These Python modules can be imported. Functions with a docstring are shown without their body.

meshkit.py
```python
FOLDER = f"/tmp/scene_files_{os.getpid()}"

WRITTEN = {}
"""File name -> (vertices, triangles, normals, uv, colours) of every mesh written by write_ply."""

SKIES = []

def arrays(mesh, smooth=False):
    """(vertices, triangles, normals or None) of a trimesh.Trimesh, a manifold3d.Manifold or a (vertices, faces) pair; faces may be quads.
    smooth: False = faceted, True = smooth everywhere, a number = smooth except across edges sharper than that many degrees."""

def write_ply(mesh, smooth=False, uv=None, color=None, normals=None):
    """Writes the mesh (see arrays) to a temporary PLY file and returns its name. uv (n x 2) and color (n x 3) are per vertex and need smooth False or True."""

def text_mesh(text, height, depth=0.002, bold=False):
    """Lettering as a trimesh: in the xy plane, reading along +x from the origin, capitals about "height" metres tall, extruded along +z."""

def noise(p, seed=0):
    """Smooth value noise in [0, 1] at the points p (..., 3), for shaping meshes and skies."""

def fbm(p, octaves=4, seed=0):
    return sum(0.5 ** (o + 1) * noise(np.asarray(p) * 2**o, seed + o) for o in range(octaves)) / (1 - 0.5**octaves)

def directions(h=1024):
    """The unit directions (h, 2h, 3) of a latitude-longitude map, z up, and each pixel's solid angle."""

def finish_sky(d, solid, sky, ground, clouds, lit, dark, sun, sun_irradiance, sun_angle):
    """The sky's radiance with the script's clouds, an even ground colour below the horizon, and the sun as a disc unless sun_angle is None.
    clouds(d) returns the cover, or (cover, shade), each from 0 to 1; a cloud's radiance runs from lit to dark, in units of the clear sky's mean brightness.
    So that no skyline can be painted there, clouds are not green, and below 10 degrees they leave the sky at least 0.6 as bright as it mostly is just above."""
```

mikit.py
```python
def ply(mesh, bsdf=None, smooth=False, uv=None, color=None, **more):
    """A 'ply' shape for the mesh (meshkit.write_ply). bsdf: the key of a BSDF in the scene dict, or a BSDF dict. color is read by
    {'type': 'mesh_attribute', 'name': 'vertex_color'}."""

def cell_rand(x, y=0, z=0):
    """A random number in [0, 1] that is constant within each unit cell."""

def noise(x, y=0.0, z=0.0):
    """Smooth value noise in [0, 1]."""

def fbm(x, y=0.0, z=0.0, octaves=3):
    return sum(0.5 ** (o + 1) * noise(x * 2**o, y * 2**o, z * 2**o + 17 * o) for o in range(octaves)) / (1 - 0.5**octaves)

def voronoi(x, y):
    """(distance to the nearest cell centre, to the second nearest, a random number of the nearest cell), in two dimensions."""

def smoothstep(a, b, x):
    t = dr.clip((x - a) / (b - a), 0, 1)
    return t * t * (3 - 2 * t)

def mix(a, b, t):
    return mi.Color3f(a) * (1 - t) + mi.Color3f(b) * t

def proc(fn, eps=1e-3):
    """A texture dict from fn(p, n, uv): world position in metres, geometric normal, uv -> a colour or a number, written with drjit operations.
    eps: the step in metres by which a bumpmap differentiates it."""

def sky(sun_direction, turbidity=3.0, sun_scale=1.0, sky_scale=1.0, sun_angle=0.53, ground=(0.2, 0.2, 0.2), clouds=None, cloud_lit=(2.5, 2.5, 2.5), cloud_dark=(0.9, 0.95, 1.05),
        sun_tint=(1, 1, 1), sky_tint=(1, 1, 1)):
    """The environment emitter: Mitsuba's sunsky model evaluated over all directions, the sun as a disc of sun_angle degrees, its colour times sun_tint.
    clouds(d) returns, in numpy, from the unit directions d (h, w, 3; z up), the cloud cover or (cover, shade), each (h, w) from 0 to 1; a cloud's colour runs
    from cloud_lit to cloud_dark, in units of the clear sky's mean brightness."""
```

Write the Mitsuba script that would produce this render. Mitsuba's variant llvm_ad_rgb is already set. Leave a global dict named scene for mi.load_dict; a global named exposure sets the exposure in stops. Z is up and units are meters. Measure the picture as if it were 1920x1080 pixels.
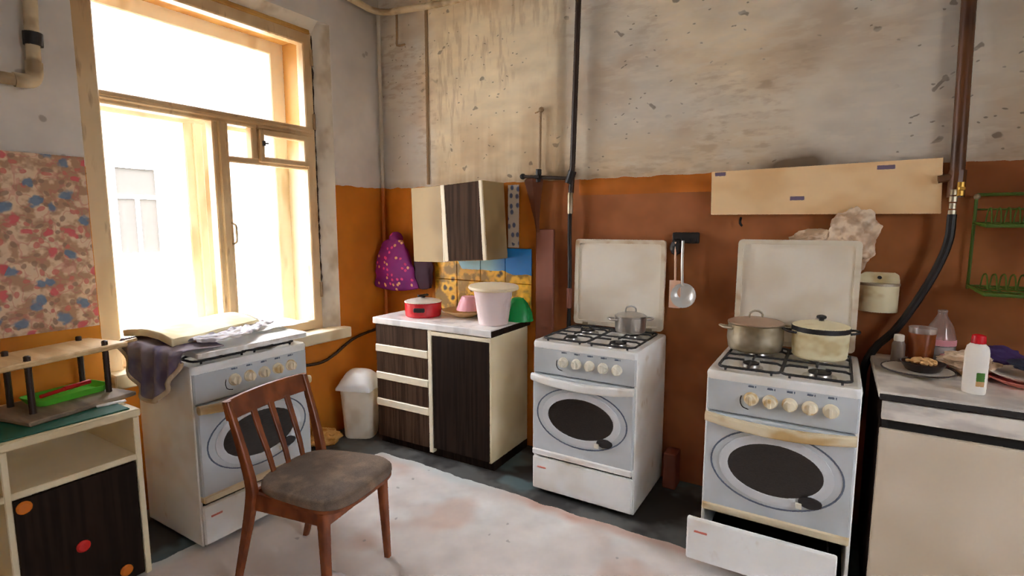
import math, random
import numpy as np, trimesh, drjit as dr, mitsuba as mi, mikit, meshkit
from shapely.geometry import Polygon
from mikit import noise, fbm, voronoi, smoothstep, mix, proc

random.seed(7)
rng = np.random.default_rng(7)
T = mi.ScalarTransform4f
scene, labels = {'type': 'scene'}, {}
exposure = 0.0

# ---------------------------------------------------------------- camera, sky, exposure
CAM = np.array([2.904, -2.923, 1.442])
yaw, pitch = -0.5473, 0.1206
fwd = np.array([math.sin(yaw) * math.cos(pitch), math.cos(yaw) * math.cos(pitch), -math.sin(pitch)])
scene['camera'] = {'type': 'perspective', 'fov': 87.855, 'fov_axis': 'x', 'near_clip': 0.05, 'far_clip': 500.0,
                   'to_world': T().look_at(origin=CAM.tolist(), target=(CAM + fwd).tolist(), up=[0, 0, 1])}
SUN = [0.5, 0.6, 0.65]
scene['sky'] = mikit.sky(SUN, turbidity=3.5, sun_scale=0.03, sky_scale=1.0, ground=(0.25, 0.24, 0.22),
                         sun_tint=(0.95, 1.0, 1.1),
                         clouds=lambda d: (0.9 + 0.1 * meshkit.fbm(d * 2.5, 3), np.clip(1.0 - 1.15 * d[..., 2] + 0.3 * (meshkit.fbm(d * 3.0, 3) - 0.5), 0, 1)),
                         cloud_lit=(2.75, 2.9, 3.2), cloud_dark=(0.9, 0.95, 1.05))
exposure = 6.92


# ---------------------------------------------------------------- helpers
def lin(r, g, b):
    return [c / 255 / 12.92 if c <= 10 else ((c / 255 + 0.055) / 1.055) ** 2.4 for c in (r, g, b)]


def mat(key, color, rough=0.6, bump=None, bscale=0.002, two=True, **kw):
    base = proc(color) if callable(color) else {'type': 'rgb', 'value': color}
    b = {'type': 'principled', 'base_color': base, 'roughness': rough, **kw}
    if bump is not None:
        b = {'type': 'bumpmap', 'arbitrary': proc(bump), 'scale': bscale, 'bsdf': b}
    scene[key] = {'type': 'twosided', 'bsdf': b} if two else b
    return key


def M(*a):
    out = []
    for m in a:
        if isinstance(m, (list, tuple)) and len(m) == 2 and not hasattr(m, 'vertices'):
            v, f = np.asarray(m[0], float), np.asarray(m[1], int)
            if f.shape[1] == 4:
                f = np.vstack([f[:, [0, 1, 2]], f[:, [0, 2, 3]]])
            m = trimesh.Trimesh(v, f, process=False)
        out.append(m)
    return out[0] if len(out) == 1 else trimesh.util.concatenate(out)


def box(x0, x1, y0, y1, z0, z1, c=0.003):
    """a box with chamfered edges"""
    lo, hi = np.minimum([x0, y0, z0], [x1, y1, z1]), np.maximum([x0, y0, z0], [x1, y1, z1])
    c = min(c, *(0.45 * (hi - lo)))
    if c <= 0:
        return trimesh.creation.box(bounds=[lo, hi])
    pts = []
    for k in range(3):
        a, b = lo + c, hi - c
        a[k], b[k] = lo[k], hi[k]
        pts += [[(a, b)[i][0], (a, b)[j][1], (a, b)[l][2]] for i in (0, 1) for j in (0, 1) for l in (0, 1)]
    return trimesh.convex.convex_hull(np.array(pts))


def rrect(w, h, r, n=5):
    """rounded rectangle outline centred at 0"""
    out = []
    for cx, cy, a0 in ((w / 2 - r, h / 2 - r, 0), (-w / 2 + r, h / 2 - r, 90), (-w / 2 + r, -h / 2 + r, 180), (w / 2 - r, -h / 2 + r, 270)):
        for k in range(n + 1):
            a = math.radians(a0 + 90 * k / n)
            out.append((cx + r * math.cos(a), cy + r * math.sin(a)))
    return np.array(out)


def loft(rings, cap=True):
    """rings: list of (n,3) closed outlines; joined into one skin with end caps"""
    n = len(rings[0])
    v = np.vstack(rings)
    f = []
    for k in range(len(rings) - 1):
        i = np.arange(n)
        j = (i + 1) % n
        f.append(np.stack([k * n + i, k * n + j, (k + 1) * n + j], 1))
        f.append(np.stack([k * n + i, (k + 1) * n + j, (k + 1) * n + i], 1))
    if cap:
        for k, s in ((0, -1), (len(rings) - 1, 1)):
            c = len(v)
            v = np.vstack([v, rings[k].mean(0)])
            i = np.arange(n) + k * n
            j = (np.arange(n) + 1) % n + k * n
            t = np.stack([i, j, np.full(n, c)], 1)
            f.append(t if s > 0 else t[:, ::-1])
    return trimesh.Trimesh(v, np.vstack(f), process=False)


def lathe(prof, n=32, sx=1.0, sy=1.0):
    a = np.arange(n) * 2 * np.pi / n
    return loft([np.stack([sx * r * np.cos(a), sy * r * np.sin(a), np.full(n, z)], 1) for r, z in prof], cap=prof[0][0] > 0 or True)


def tube(p, r, n=10, closed=False):
    p = np.asarray(p, float)
    m = len(p)
    t = np.roll(p, -1, 0) - np.roll(p, 1, 0) if closed else np.gradient(p, axis=0)
    t /= np.linalg.norm(t, axis=1, keepdims=True) + 1e-12
    r = np.broadcast_to(np.asarray(r, float), (m,))
    u = np.cross(t[0], [0, 0, 1.0] if abs(t[0][2]) < 0.9 else [1.0, 0, 0])
    rings, a = [], np.arange(n) * 2 * np.pi / n
    for k in range(m):
        u = u - t[k] * (u @ t[k])
        u /= np.linalg.norm(u)
        w = np.cross(t[k], u)
        rings.append(p[k] + r[k] * (np.cos(a)[:, None] * u + np.sin(a)[:, None] * w))
    if closed:
        return loft(rings + [rings[0]], cap=False)
    return loft(rings)


def curve(pts, n=24):
    """Catmull-Rom through the points"""
    p = np.asarray(pts, float)
    q = np.vstack([2 * p[0] - p[1], p, 2 * p[-1] - p[-2]])
    out, per = [], max(2, n // (len(p) - 1))
    for i in range(len(p) - 1):
        for s in np.arange(per) / per:
            a, b, c, d = q[i:i + 4]
            out.append(0.5 * (2 * b + (c - a) * s + (2 * a - 5 * b + 4 * c - d) * s**2 + (3 * b - a - 3 * c + d) * s**3))
    return np.array(out + [p[-1]])


def extrude(poly, h, axis='z'):
    m = trimesh.creation.extrude_polygon(poly if isinstance(poly, Polygon) else Polygon(poly), h, engine='earcut')
    if axis == 'y':      # polygon in (x, z), extruded along +y
        m.vertices = m.vertices[:, [0, 2, 1]]
        m.invert()
    if axis == 'x':      # polygon in (y, z), extruded along +x
        m.vertices = m.vertices[:, [2, 0, 1]]
    return m


def sheet(P, thick=0.002):
    """P (nu, nv, 3): a thin closed cloth or paper of that middle surface"""
    nu, nv = P.shape[:2]
    du, dv = np.gradient(P, axis=0), np.gradient(P, axis=1)
    n = np.cross(du, dv)
    n /= np.linalg.norm(n, axis=2, keepdims=True) + 1e-12
    v = np.vstack([(P + n * thick / 2).reshape(-1, 3), (P - n * thick / 2).reshape(-1, 3)])
    idx = np.arange(nu * nv).reshape(nu, nv)
    q = np.stack([idx[:-1, :-1], idx[1:, :-1], idx[1:, 1:], idx[:-1, 1:]], -1).reshape(-1, 4)
    N = nu * nv
    rim = np.concatenate([idx[:, 0], idx[-1, 1:], idx[-2::-1, -1], idx[0, -2:0:-1]])
    r2 = np.roll(rim, -1)
    quads = np.vstack([q, q[:, ::-1] + N, np.stack([rim, rim + N, r2 + N, r2], 1)])
    return M((v, quads))


def blob(center, radii, amp=0.2, freq=2.0, sub=4, seed=1, power=1.0):
    m = trimesh.creation.icosphere(subdivisions=sub)
    v = np.array(m.vertices)
    k = 1 + amp * (meshkit.fbm(v * freq + seed * 7.3, 4, seed) - 0.5) * 2
    m.vertices = np.sign(v) * np.abs(v) ** power * k[:, None] * np.asarray(radii) + np.asarray(center)
    return m


def X(m, A):
    m = m.copy()
    m.apply_transform(A)
    return m


def place(x=0, y=0, z=0, rz=0, rx=0, ry=0):
    A = trimesh.transformations.euler_matrix(math.radians(rx), math.radians(ry), math.radians(rz), 'sxyz')
    A[:3, 3] = (x, y, z)
    return A


def numbered(key):
    used = set(scene) | {k.split('__')[0] for k in scene} | set(labels)
    if key not in used:
        return key
    n = 1
    while f'{key}_{n:03d}' in used:
        n += 1
    return f'{key}_{n:03d}'


def thing(name, label, cat, group=None):
    key = numbered(name)
    labels[key] = {'label': label, 'category': cat, **({'group': group} if group else {})}
    return key


def part(parent, name, mesh, m, A=None, smooth=30, label=None):
    key = f'{parent}__{name}'
    if key in scene:
        n = 1
        while f'{key}_{n:03d}' in scene:
            n += 1
        key = f'{key}_{n:03d}'
    scene[key] = mikit.ply(mesh if A is None else X(mesh, A), m, smooth=smooth)
    if label:
        labels[key] = {'label': label}
    return key


def solo(name, mesh, m, label, cat, group=None, A=None, smooth=30, kind=None):
    key = numbered(name)
    scene[key] = mikit.ply(mesh if A is None else X(mesh, A), m, smooth=smooth)
    labels[key] = {'label': label, 'category': cat, **({'group': group} if group else {}), **({'kind': kind} if kind else {})}
    return key


def struct(name, mesh=None, m=None, label=None, smooth=30):
    if mesh is not None:
        scene[name] = mikit.ply(mesh, m, smooth=smooth)
    labels[name] = {'kind': 'structure', **({'label': label} if label else {})}
    return name


# ---------------------------------------------------------------- materials
def spots(x, y, s, r, p):
    """small irregular dark marks: 1 inside"""
    d, _, w = voronoi(x * s, y * s)
    return smoothstep(r, r * 0.6, d) * dr.select(w < p, 1.0, 0.0)


PAINT = 1.70


def c_back(p, n, uv):
    x, z = p.x, p.z
    big = fbm(x * 1.3 + 3, z * 1.3 + 5, 0, 3)
    fine = fbm(x * 7, z * 16, 2, 4)
    streak = fbm(x * 28, z * 1.5, 4, 2)
    up = mix(lin(206, 198, 185), lin(230, 213, 185), smoothstep(0.32, 0.62, big))
    breast = smoothstep(0.44, 0.60, x) * smoothstep(1.55, 1.40, x)
    up = mix(up, lin(232, 214, 180), breast * 0.75)
    up = mix(up, lin(188, 160, 118), breast * smoothstep(2.35, 1.75, z) * (0.2 + 0.6 * streak))
    up = up * (0.84 + 0.32 * fine)
    up = mix(up, lin(200, 195, 188), smoothstep(2.7, 3.5, x) * 0.7 * (0.5 + fine * 0.6))
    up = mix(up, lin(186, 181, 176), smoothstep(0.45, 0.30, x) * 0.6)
    up = mix(up, lin(206, 176, 130), smoothstep(1.6, 1.8, x) * smoothstep(2.9, 2.4, x) * smoothstep(2.05, 1.8, z) * 0.5 * (0.4 + fine))
    up = mix(up, lin(180, 148, 112), smoothstep(0.48, 0.72, fbm(x * 2.3 + 1, z * 3.1, 41, 4)) * 0.40)
    marks = (spots(x + 0.12 * fine, z * 1.5 + 0.1 * streak, 6.0, 0.13, 0.16) + spots(x + 0.06 * fine, z * 1.8 + 0.05 * streak, 21.0, 0.17, 0.10)) * smoothstep(0.45, 0.6, fbm(x * 2.1, z * 2.1, 21, 2) + 0.04) * 1.2
    up = mix(up, lin(84, 68, 52), dr.clip(marks, 0, 1) * 0.6)
    scratch = smoothstep(0.45, 0.75, dr.lerp(fbm(x * 16, z * 50, 9, 4), fbm(x * 42, z * 9, 9, 4), breast)) * smoothstep(0.40, 0.65, fbm(x * 2.0, z * 2.0, 11, 2))
    up = mix(up, lin(150, 118, 82), scratch * 0.32)
    up = mix(up, lin(222, 212, 196), smoothstep(0.5, 0.75, fbm(x * 11 + 7, z * 36, 19, 4)) * smoothstep(1.55, 1.75, x) * 0.35)
    crack = smoothstep(0.008, 0.002, dr.abs(x - 1.60 - 0.02 * noise(z * 3, 1) + 0.04)) * 0.0
    soot = dr.exp(-(dr.square((x - 2.76) / 0.17) + dr.square((z - 1.72) / 0.07))) + 0.7 * dr.exp(-(dr.square((x - 2.65) / 0.08) + dr.square((z - 1.72) / 0.03))) \
        + 0.8 * dr.exp(-(dr.square((x - 1.53) / 0.07) + dr.square((z - 1.73) / 0.05))) + crack
    up = mix(up, lin(88, 62, 30), dr.clip(soot * (0.35 + 0.9 * fbm(x * 9, z * 9, 31, 4)), 0, 0.85))
    up = mix(up, lin(150, 122, 88), smoothstep(1.76, 1.71, z) * 0.5 * streak)
    orange = mix(lin(196, 120, 36), lin(178, 102, 32), fbm(x * 3, z * 3, 3, 3))
    brown = mix(lin(162, 101, 58), lin(138, 80, 44), smoothstep(0.35, 0.65, fbm(x * 3.4 + 9, z * 3.4, 5, 4)))
    brown = mix(brown, lin(168, 104, 66), smoothstep(0.55, 0.75, fbm(x * 1.7 + 2, z * 2, 8, 3)) * 0.7)
    strip = mix(lin(190, 112, 44), lin(168, 90, 28), fbm(x * 5, z * 20, 6, 2))
    low = mix(orange, brown, smoothstep(1.32, 1.44, x + 0.05 * fine))
    low = dr.select((z > 1.605 + 0.004 * noise(x * 6)) & (x > 1.585) & (x < 2.45), strip, low)
    low = low * (0.86 + 0.24 * fbm(x * 11, z * 11, 1, 3))
    return dr.select(z > PAINT + 0.018 * (fbm(x * 14, 3.0, 0, 4) - 0.5), up, low)


def c_left(p, n, uv):
    y, z = p.y, p.z
    fine = fbm(y * 8, z * 8, 2, 4)
    up = mix(lin(202, 197, 191), lin(218, 211, 202), smoothstep(0.35, 0.65, fbm(y * 1.5, z * 1.5, 7, 3))) * (0.84 + 0.26 * fine)
    up = mix(up, lin(120, 104, 90), dr.clip(spots(y + 0.05 * fine, z, 9.0, 0.16, 0.15), 0, 1) * 0.5)
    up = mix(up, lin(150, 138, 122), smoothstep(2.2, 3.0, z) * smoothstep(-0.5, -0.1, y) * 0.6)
    low = mix(lin(212, 136, 44), lin(194, 116, 38), smoothstep(0.3, 0.7, fbm(y * 3, z * 2.2, 3, 4))) * (0.88 + 0.2 * fine)
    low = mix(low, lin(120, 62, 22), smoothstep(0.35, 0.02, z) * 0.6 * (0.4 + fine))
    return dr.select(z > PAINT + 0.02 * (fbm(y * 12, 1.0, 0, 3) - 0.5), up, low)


def c_floor(p, n, uv):
    x, y = p.x, p.y
    f1, f2 = fbm(x * 2.2, y * 2.2, 1, 4), fbm(x * 9, y * 9, 4, 4)
    con = mix(lin(222, 212, 204), lin(232, 228, 222), smoothstep(0.35, 0.65, f1))
    con = mix(con, lin(200, 162, 140), smoothstep(0.5, 0.72, fbm(x * 3 + 4, y * 3, 8, 3)) * 0.55)
    con = con * (0.82 + 0.30 * f2)
    con = mix(con, lin(140, 128, 118), dr.clip(spots(x + 0.14 * f2, y + 0.1 * f1, 9.0, 0.10, 0.10), 0, 1) * 0.5)
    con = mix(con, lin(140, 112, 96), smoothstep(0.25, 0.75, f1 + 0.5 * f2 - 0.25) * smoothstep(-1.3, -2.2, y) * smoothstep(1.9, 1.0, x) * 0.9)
    old = mix(lin(92, 92, 88), lin(60, 58, 56), smoothstep(0.35, 0.6, fbm(x * 5, y * 5, 12, 4)))
    old = mix(old, lin(96, 120, 122), smoothstep(0.54, 0.70, fbm(x * 4 + 1, y * 6, 15, 3)) * 0.6)
    wob = 0.10 * (f1 - 0.5) + 0.05 * (f2 - 0.5)
    edge = dr.maximum(y + 0.62 + wob - 0.03 * smoothstep(1.2, 0.4, x), 0.50 - x + wob * 2 - smoothstep(-1.3, -0.7, y) * 0.0)
    rust = smoothstep(-0.10, -0.02, edge) * smoothstep(1.2, 1.7, x)
    con = mix(con, lin(176, 104, 58), rust * (0.35 + 0.6 * f2) * 0.8)
    pale = smoothstep(-0.10, -0.01, edge) * smoothstep(1.7, 1.1, x)
    con = mix(con, lin(196, 206, 204), pale * 0.6)
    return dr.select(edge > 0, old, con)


mat('m_wall_back', c_back, 0.75, bump=lambda p, n, uv: fbm(p.x * 18, p.z * 26, p.y * 5, 4), bscale=0.006, specular=0.3)
mat('m_wall_left', c_left, 0.7, bump=lambda p, n, uv: fbm(p.x * 12, p.y * 16, p.z * 16, 4), bscale=0.004, specular=0.3)
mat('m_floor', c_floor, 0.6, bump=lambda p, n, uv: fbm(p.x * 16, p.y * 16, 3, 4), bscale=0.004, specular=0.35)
mat('m_plaster', lin(206, 198, 186), 0.8)
mat('m_splay', lambda p, n, uv: mix(lin(208, 200, 186), lin(176, 162, 142), smoothstep(0.45, 0.75, fbm(p.x * 9, p.y * 9, p.z * 5, 4))), 0.7,
    bump=lambda p, n, uv: fbm(p.x * 30, p.y * 30, p.z * 30, 3), bscale=0.004)
mat('m_ceiling', lin(178, 174, 170), 0.85)
mat('m_window', lambda p, n, uv: mix(mix(lin(214, 188, 148), lin(190, 156, 112), smoothstep(0.35, 0.7, fbm(p.x * 5, p.y * 5, p.z * 2, 3))), lin(140, 100, 62),
    smoothstep(0.62, 0.85, fbm(p.x * 40, p.y * 40, p.z * 7, 4)) * 0.6), 0.45, bump=lambda p, n, uv: fbm(p.x * 60, p.y * 60, p.z * 10, 3), bscale=0.0015)
mat('m_window_ochre', lambda p, n, uv: mix(lin(190, 146, 74), lin(160, 106, 40), smoothstep(0.35, 0.7, fbm(p.x * 6, p.y * 6, p.z * 4, 3))), 0.5)
mat('m_side_board', lambda p, n, uv: mix(lin(196, 182, 150), lin(176, 128, 60), smoothstep(1.95, 2.25, p.z + 0.3 * fbm(p.x * 9, p.y * 9, p.z * 3, 3))), 0.6)
mat('m_window_white', lambda p, n, uv: mix(lin(214, 202, 172), lin(190, 170, 130), smoothstep(0.5, 0.75, fbm(p.x * 9, p.y * 9, p.z * 3, 3))), 0.45)
scene['m_glass'] = {'type': 'thindielectric', 'int_ior': 1.5}
mat('m_facade', lin(232, 228, 222), 0.9)
mat('m_facade_trim', lin(236, 230, 220), 0.8)
mat('m_facade_glass', lin(80, 76, 70), 0.6, specular=0.1)
mat('m_ground', lin(120, 118, 112), 0.9)


def c_white(p, n, uv):
    f = fbm(p.x * 6, p.y * 6, p.z * 6, 3)
    c = mix(lin(238, 240, 238), lin(228, 225, 216), smoothstep(0.4, 0.75, f))
    return mix(c, lin(176, 150, 112), smoothstep(0.68, 0.84, fbm(p.x * 14, p.y * 14, p.z * 9, 4)) * 0.35)


mat('m_enamel', c_white, 0.35, clearcoat=0.3)
mat('m_panel', lambda p, n, uv: mix(lin(198, 204, 208), lin(186, 192, 194), smoothstep(0.4, 0.7, fbm(p.x * 5, p.y * 5, p.z * 5, 3))), 0.38)
mat('m_panel_ring', lin(206, 210, 214), 0.35)
mat('m_ring_blue', lin(92, 104, 122), 0.4)
mat('m_cream', lambda p, n, uv: mix(lin(226, 212, 180), lin(196, 164, 108), smoothstep(0.5, 0.74, fbm(p.x * 9, p.y * 9, p.z * 14, 3))), 0.4)
mat('m_knob_white', lin(226, 222, 206), 0.4)
mat('m_knob_yellow', lambda p, n, uv: mix(lin(230, 220, 194), lin(204, 176, 122), smoothstep(0.45, 0.75, fbm(p.x * 30, p.y * 30, p.z * 30, 2))), 0.4)
mat('m_iron', lin(38, 38, 40), 0.5)
mat('m_black', lin(28, 26, 26), 0.5)
mat('m_oven_glass', lambda p, n, uv: mix(lin(24, 21, 19), lin(42, 36, 31), fbm(p.x * 220, p.y * 60, p.z * 220, 2)), 0.3)
mat('m_steel', lin(196, 192, 186), 0.28, metallic=0.9)
mat('m_ladle', lin(214, 212, 208), 0.3, metallic=0.35)
mat('m_lid_panel', lambda p, n, uv: mix(lin(232, 224, 208), lin(222, 210, 190), smoothstep(0.4, 0.7, fbm(p.x * 5, p.y * 5, p.z * 5, 3))), 0.4)
mat('m_lid_frame', lambda p, n, uv: mix(lin(220, 210, 190), lin(188, 160, 124), smoothstep(0.5, 0.8, fbm(p.x * 12, p.y * 12, p.z * 12, 3))), 0.4)
mat('m_dull_steel', lambda p, n, uv: mix(lin(196, 186, 164), lin(150, 134, 104), smoothstep(0.35, 0.7, fbm(p.x * 9, p.y * 9, p.z * 14, 3))), 0.4, metallic=0.75)
mat('m_cavity', lin(22, 18, 15), 0.8)


def grain(a, b, sx, sy, sz):
    return lambda p, n, uv: mix(a, b, smoothstep(0.3, 0.7, fbm(p.x * sx, p.y * sy, p.z * sz, 4)))


mat('m_dark_wood', grain(lin(26, 16, 10), lin(40, 26, 17), 70, 70, 2.5), 0.7, specular=0.15)
mat('m_brown_wood', grain(lin(50, 34, 23), lin(74, 54, 40), 80, 80, 2.5), 0.75, specular=0.15)
mat('m_laminate', lambda p, n, uv: mix(lin(226, 212, 178), lin(206, 188, 148), smoothstep(0.4, 0.75, fbm(p.x * 4, p.y * 4, p.z * 4, 3))), 0.45)
mat('m_panel_beige', lambda p, n, uv: mix(lin(168, 144, 100), lin(146, 120, 78), smoothstep(0.35, 0.7, fbm(p.x * 5, p.y * 5, p.z * 3, 3))), 0.55)
mat('m_strip_white', lin(232, 222, 196), 0.4)
mat('m_worktop', lambda p, n, uv: mix(lin(226, 224, 220), lin(196, 194, 192), smoothstep(0.5, 0.72, fbm(p.x * 12, p.y * 12, 3, 4)) * 0.8), 0.35)
mat('m_marble', lambda p, n, uv: mix(lin(222, 215, 205), lin(182, 176, 170), smoothstep(0.42, 0.66, fbm(p.x * 9 + 3 * p.z, p.y * 9, p.z * 26, 4)) * 0.8), 0.35)
mat('m_door_beige', lambda p, n, uv: mix(lin(218, 204, 184), lin(196, 180, 156), smoothstep(0.4, 0.7, fbm(p.x * 2, p.y * 2, p.z * 2, 3))), 0.5)
mat('m_chair_wood', grain(lin(136, 70, 32), lin(104, 50, 23), 18, 18, 7), 0.35, clearcoat=0.3)
mat('m_chair_fabric', lambda p, n, uv: mix(mix(lin(122, 104, 88), lin(100, 87, 76), smoothstep(0.25, 0.75, fbm(p.x * 11, p.y * 11, 2, 4))), lin(148, 126, 102),
    smoothstep(0.45, 0.85, fbm(p.x * 17 + 3, p.y * 17, 6, 4)) * 0.6) * (0.8 + 0.4 * noise(p.x * 420, p.y * 420, p.z * 420)), 0.9, sheen=0.4)
mat('m_pale_wood', grain(lin(226, 194, 146), lin(204, 168, 116), 5, 26, 40), 0.55)
mat('m_grey_wood', grain(lin(150, 130, 106), lin(118, 100, 82), 6, 30, 40), 0.6)
mat('m_board', lambda p, n, uv: mix(lin(240, 206, 158), lin(226, 186, 134), smoothstep(0.35, 0.7, fbm(p.x * 5, p.y * 3, p.z * 8, 3))), 0.65)
mat('m_tape', lin(120, 100, 122), 0.4)
mat('m_tape_pale', lin(196, 176, 168), 0.4)
mat('m_pipe_black', lin(48, 31, 21), 0.5)
mat('m_pipe_brown', lambda p, n, uv: mix(lin(96, 58, 32), lin(64, 38, 22), smoothstep(0.35, 0.65, fbm(p.x * 12, p.y * 12, p.z * 4, 3))), 0.4)
mat('m_pipe_tan', lin(150, 122, 88), 0.5)
mat('m_pipe_cream', lambda p, n, uv: mix(lin(196, 178, 146), lin(150, 126, 92), smoothstep(0.5, 0.75, fbm(p.x * 12, p.y * 12, p.z * 12, 3))), 0.5)
mat('m_pipe_corner', lambda p, n, uv: dr.select(p.z > PAINT, mi.Color3f(lin(184, 172, 156)), mi.Color3f(lin(176, 96, 30))), 0.5)
mat('m_rubber', lin(26, 24, 24), 0.5)
mat('m_brass', lin(206, 160, 70), 0.35, metallic=0.6)
mat('m_red', lin(196, 30, 40), 0.25, clearcoat=0.6)
mat('m_white_plastic', lin(236, 232, 224), 0.35)
mat('m_bin', lambda p, n, uv: mix(lin(226, 220, 204), lin(206, 196, 174), smoothstep(0.45, 0.7, fbm(p.x * 9, p.y * 9, p.z * 6, 3))), 0.4)
mat('m_bin_lid', lin(228, 232, 234), 0.3)
mat('m_bucket', lin(226, 208, 206), 0.3, spec_trans=0.0)
mat('m_bucket_lid', lin(240, 222, 188), 0.4)
mat('m_pink', lin(232, 168, 178), 0.4)
mat('m_pink_plate', lin(226, 186, 160), 0.4)
mat('m_green', lin(24, 150, 74), 0.35)
mat('m_green_mat', lin(18, 84, 62), 0.6)
mat('m_green_lime', lin(96, 196, 60), 0.4)
mat('m_green_wire', lin(70, 98, 34), 0.4)
mat('m_label_green', lin(70, 120, 50), 0.4)
mat('m_tan_plate', lin(198, 160, 110), 0.4)
mat('m_amber', lin(128, 62, 18), 0.15, clearcoat=1.0)
mat('m_red_cap', lin(190, 16, 30), 0.35)
mat('m_jar', lin(120, 104, 92), 0.2, clearcoat=0.7)
mat('m_dark_dish', lin(38, 28, 28), 0.3)
mat('m_food', lambda p, n, uv: mix(lin(206, 140, 64), lin(240, 206, 150), fbm(p.x * 60, p.y * 60, p.z * 60, 2)), 0.7)
mat('m_plate_white', lin(222, 216, 204), 0.3, clearcoat=0.5)
mat('m_plate_red', lin(206, 120, 104), 0.3, clearcoat=0.5)
mat('m_plate_dark', lin(60, 54, 54), 0.3)
mat('m_violet', lin(72, 52, 108), 0.7)
mat('m_dark_cloth', lin(58, 30, 44), 0.8)
mat('m_navy', lin(34, 44, 64), 0.6)
mat('m_knife', lin(240, 236, 228), 0.4)
mat('m_mauve', lambda p, n, uv: mix(lin(142, 88, 70), lin(118, 66, 48), smoothstep(0.3, 0.7, fbm(p.x * 8, p.y * 8, p.z * 2, 3))), 0.6)
mat('m_cloth_brown', lin(92, 46, 20), 0.8)
mat('m_enamel_cream', lambda p, n, uv: mix(lin(232, 222, 184), lin(206, 186, 134), smoothstep(0.5, 0.75, fbm(p.x * 12, p.y * 12, p.z * 16, 3))), 0.3, clearcoat=0.5)
mat('m_lid_brown', lin(178, 150, 126), 0.35, metallic=0.3)
mat('m_paper_bag', lambda p, n, uv: mix(lin(206, 156, 84), lin(176, 118, 50), smoothstep(0.35, 0.65, fbm(p.x * 20, p.y * 20, p.z * 20, 3))), 0.7)
mat('m_plastic_bag', lambda p, n, uv: mix(lin(226, 204, 178), lin(188, 158, 128), smoothstep(0.35, 0.65, fbm(p.x * 24, p.y * 24, p.z * 24, 3))), 0.4)
mat('m_cream_cloth', lambda p, n, uv: mix(lin(236, 224, 188), lin(216, 196, 150), smoothstep(0.4, 0.7, fbm(p.x * 8, p.y * 8, 3, 3))), 0.85)
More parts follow.
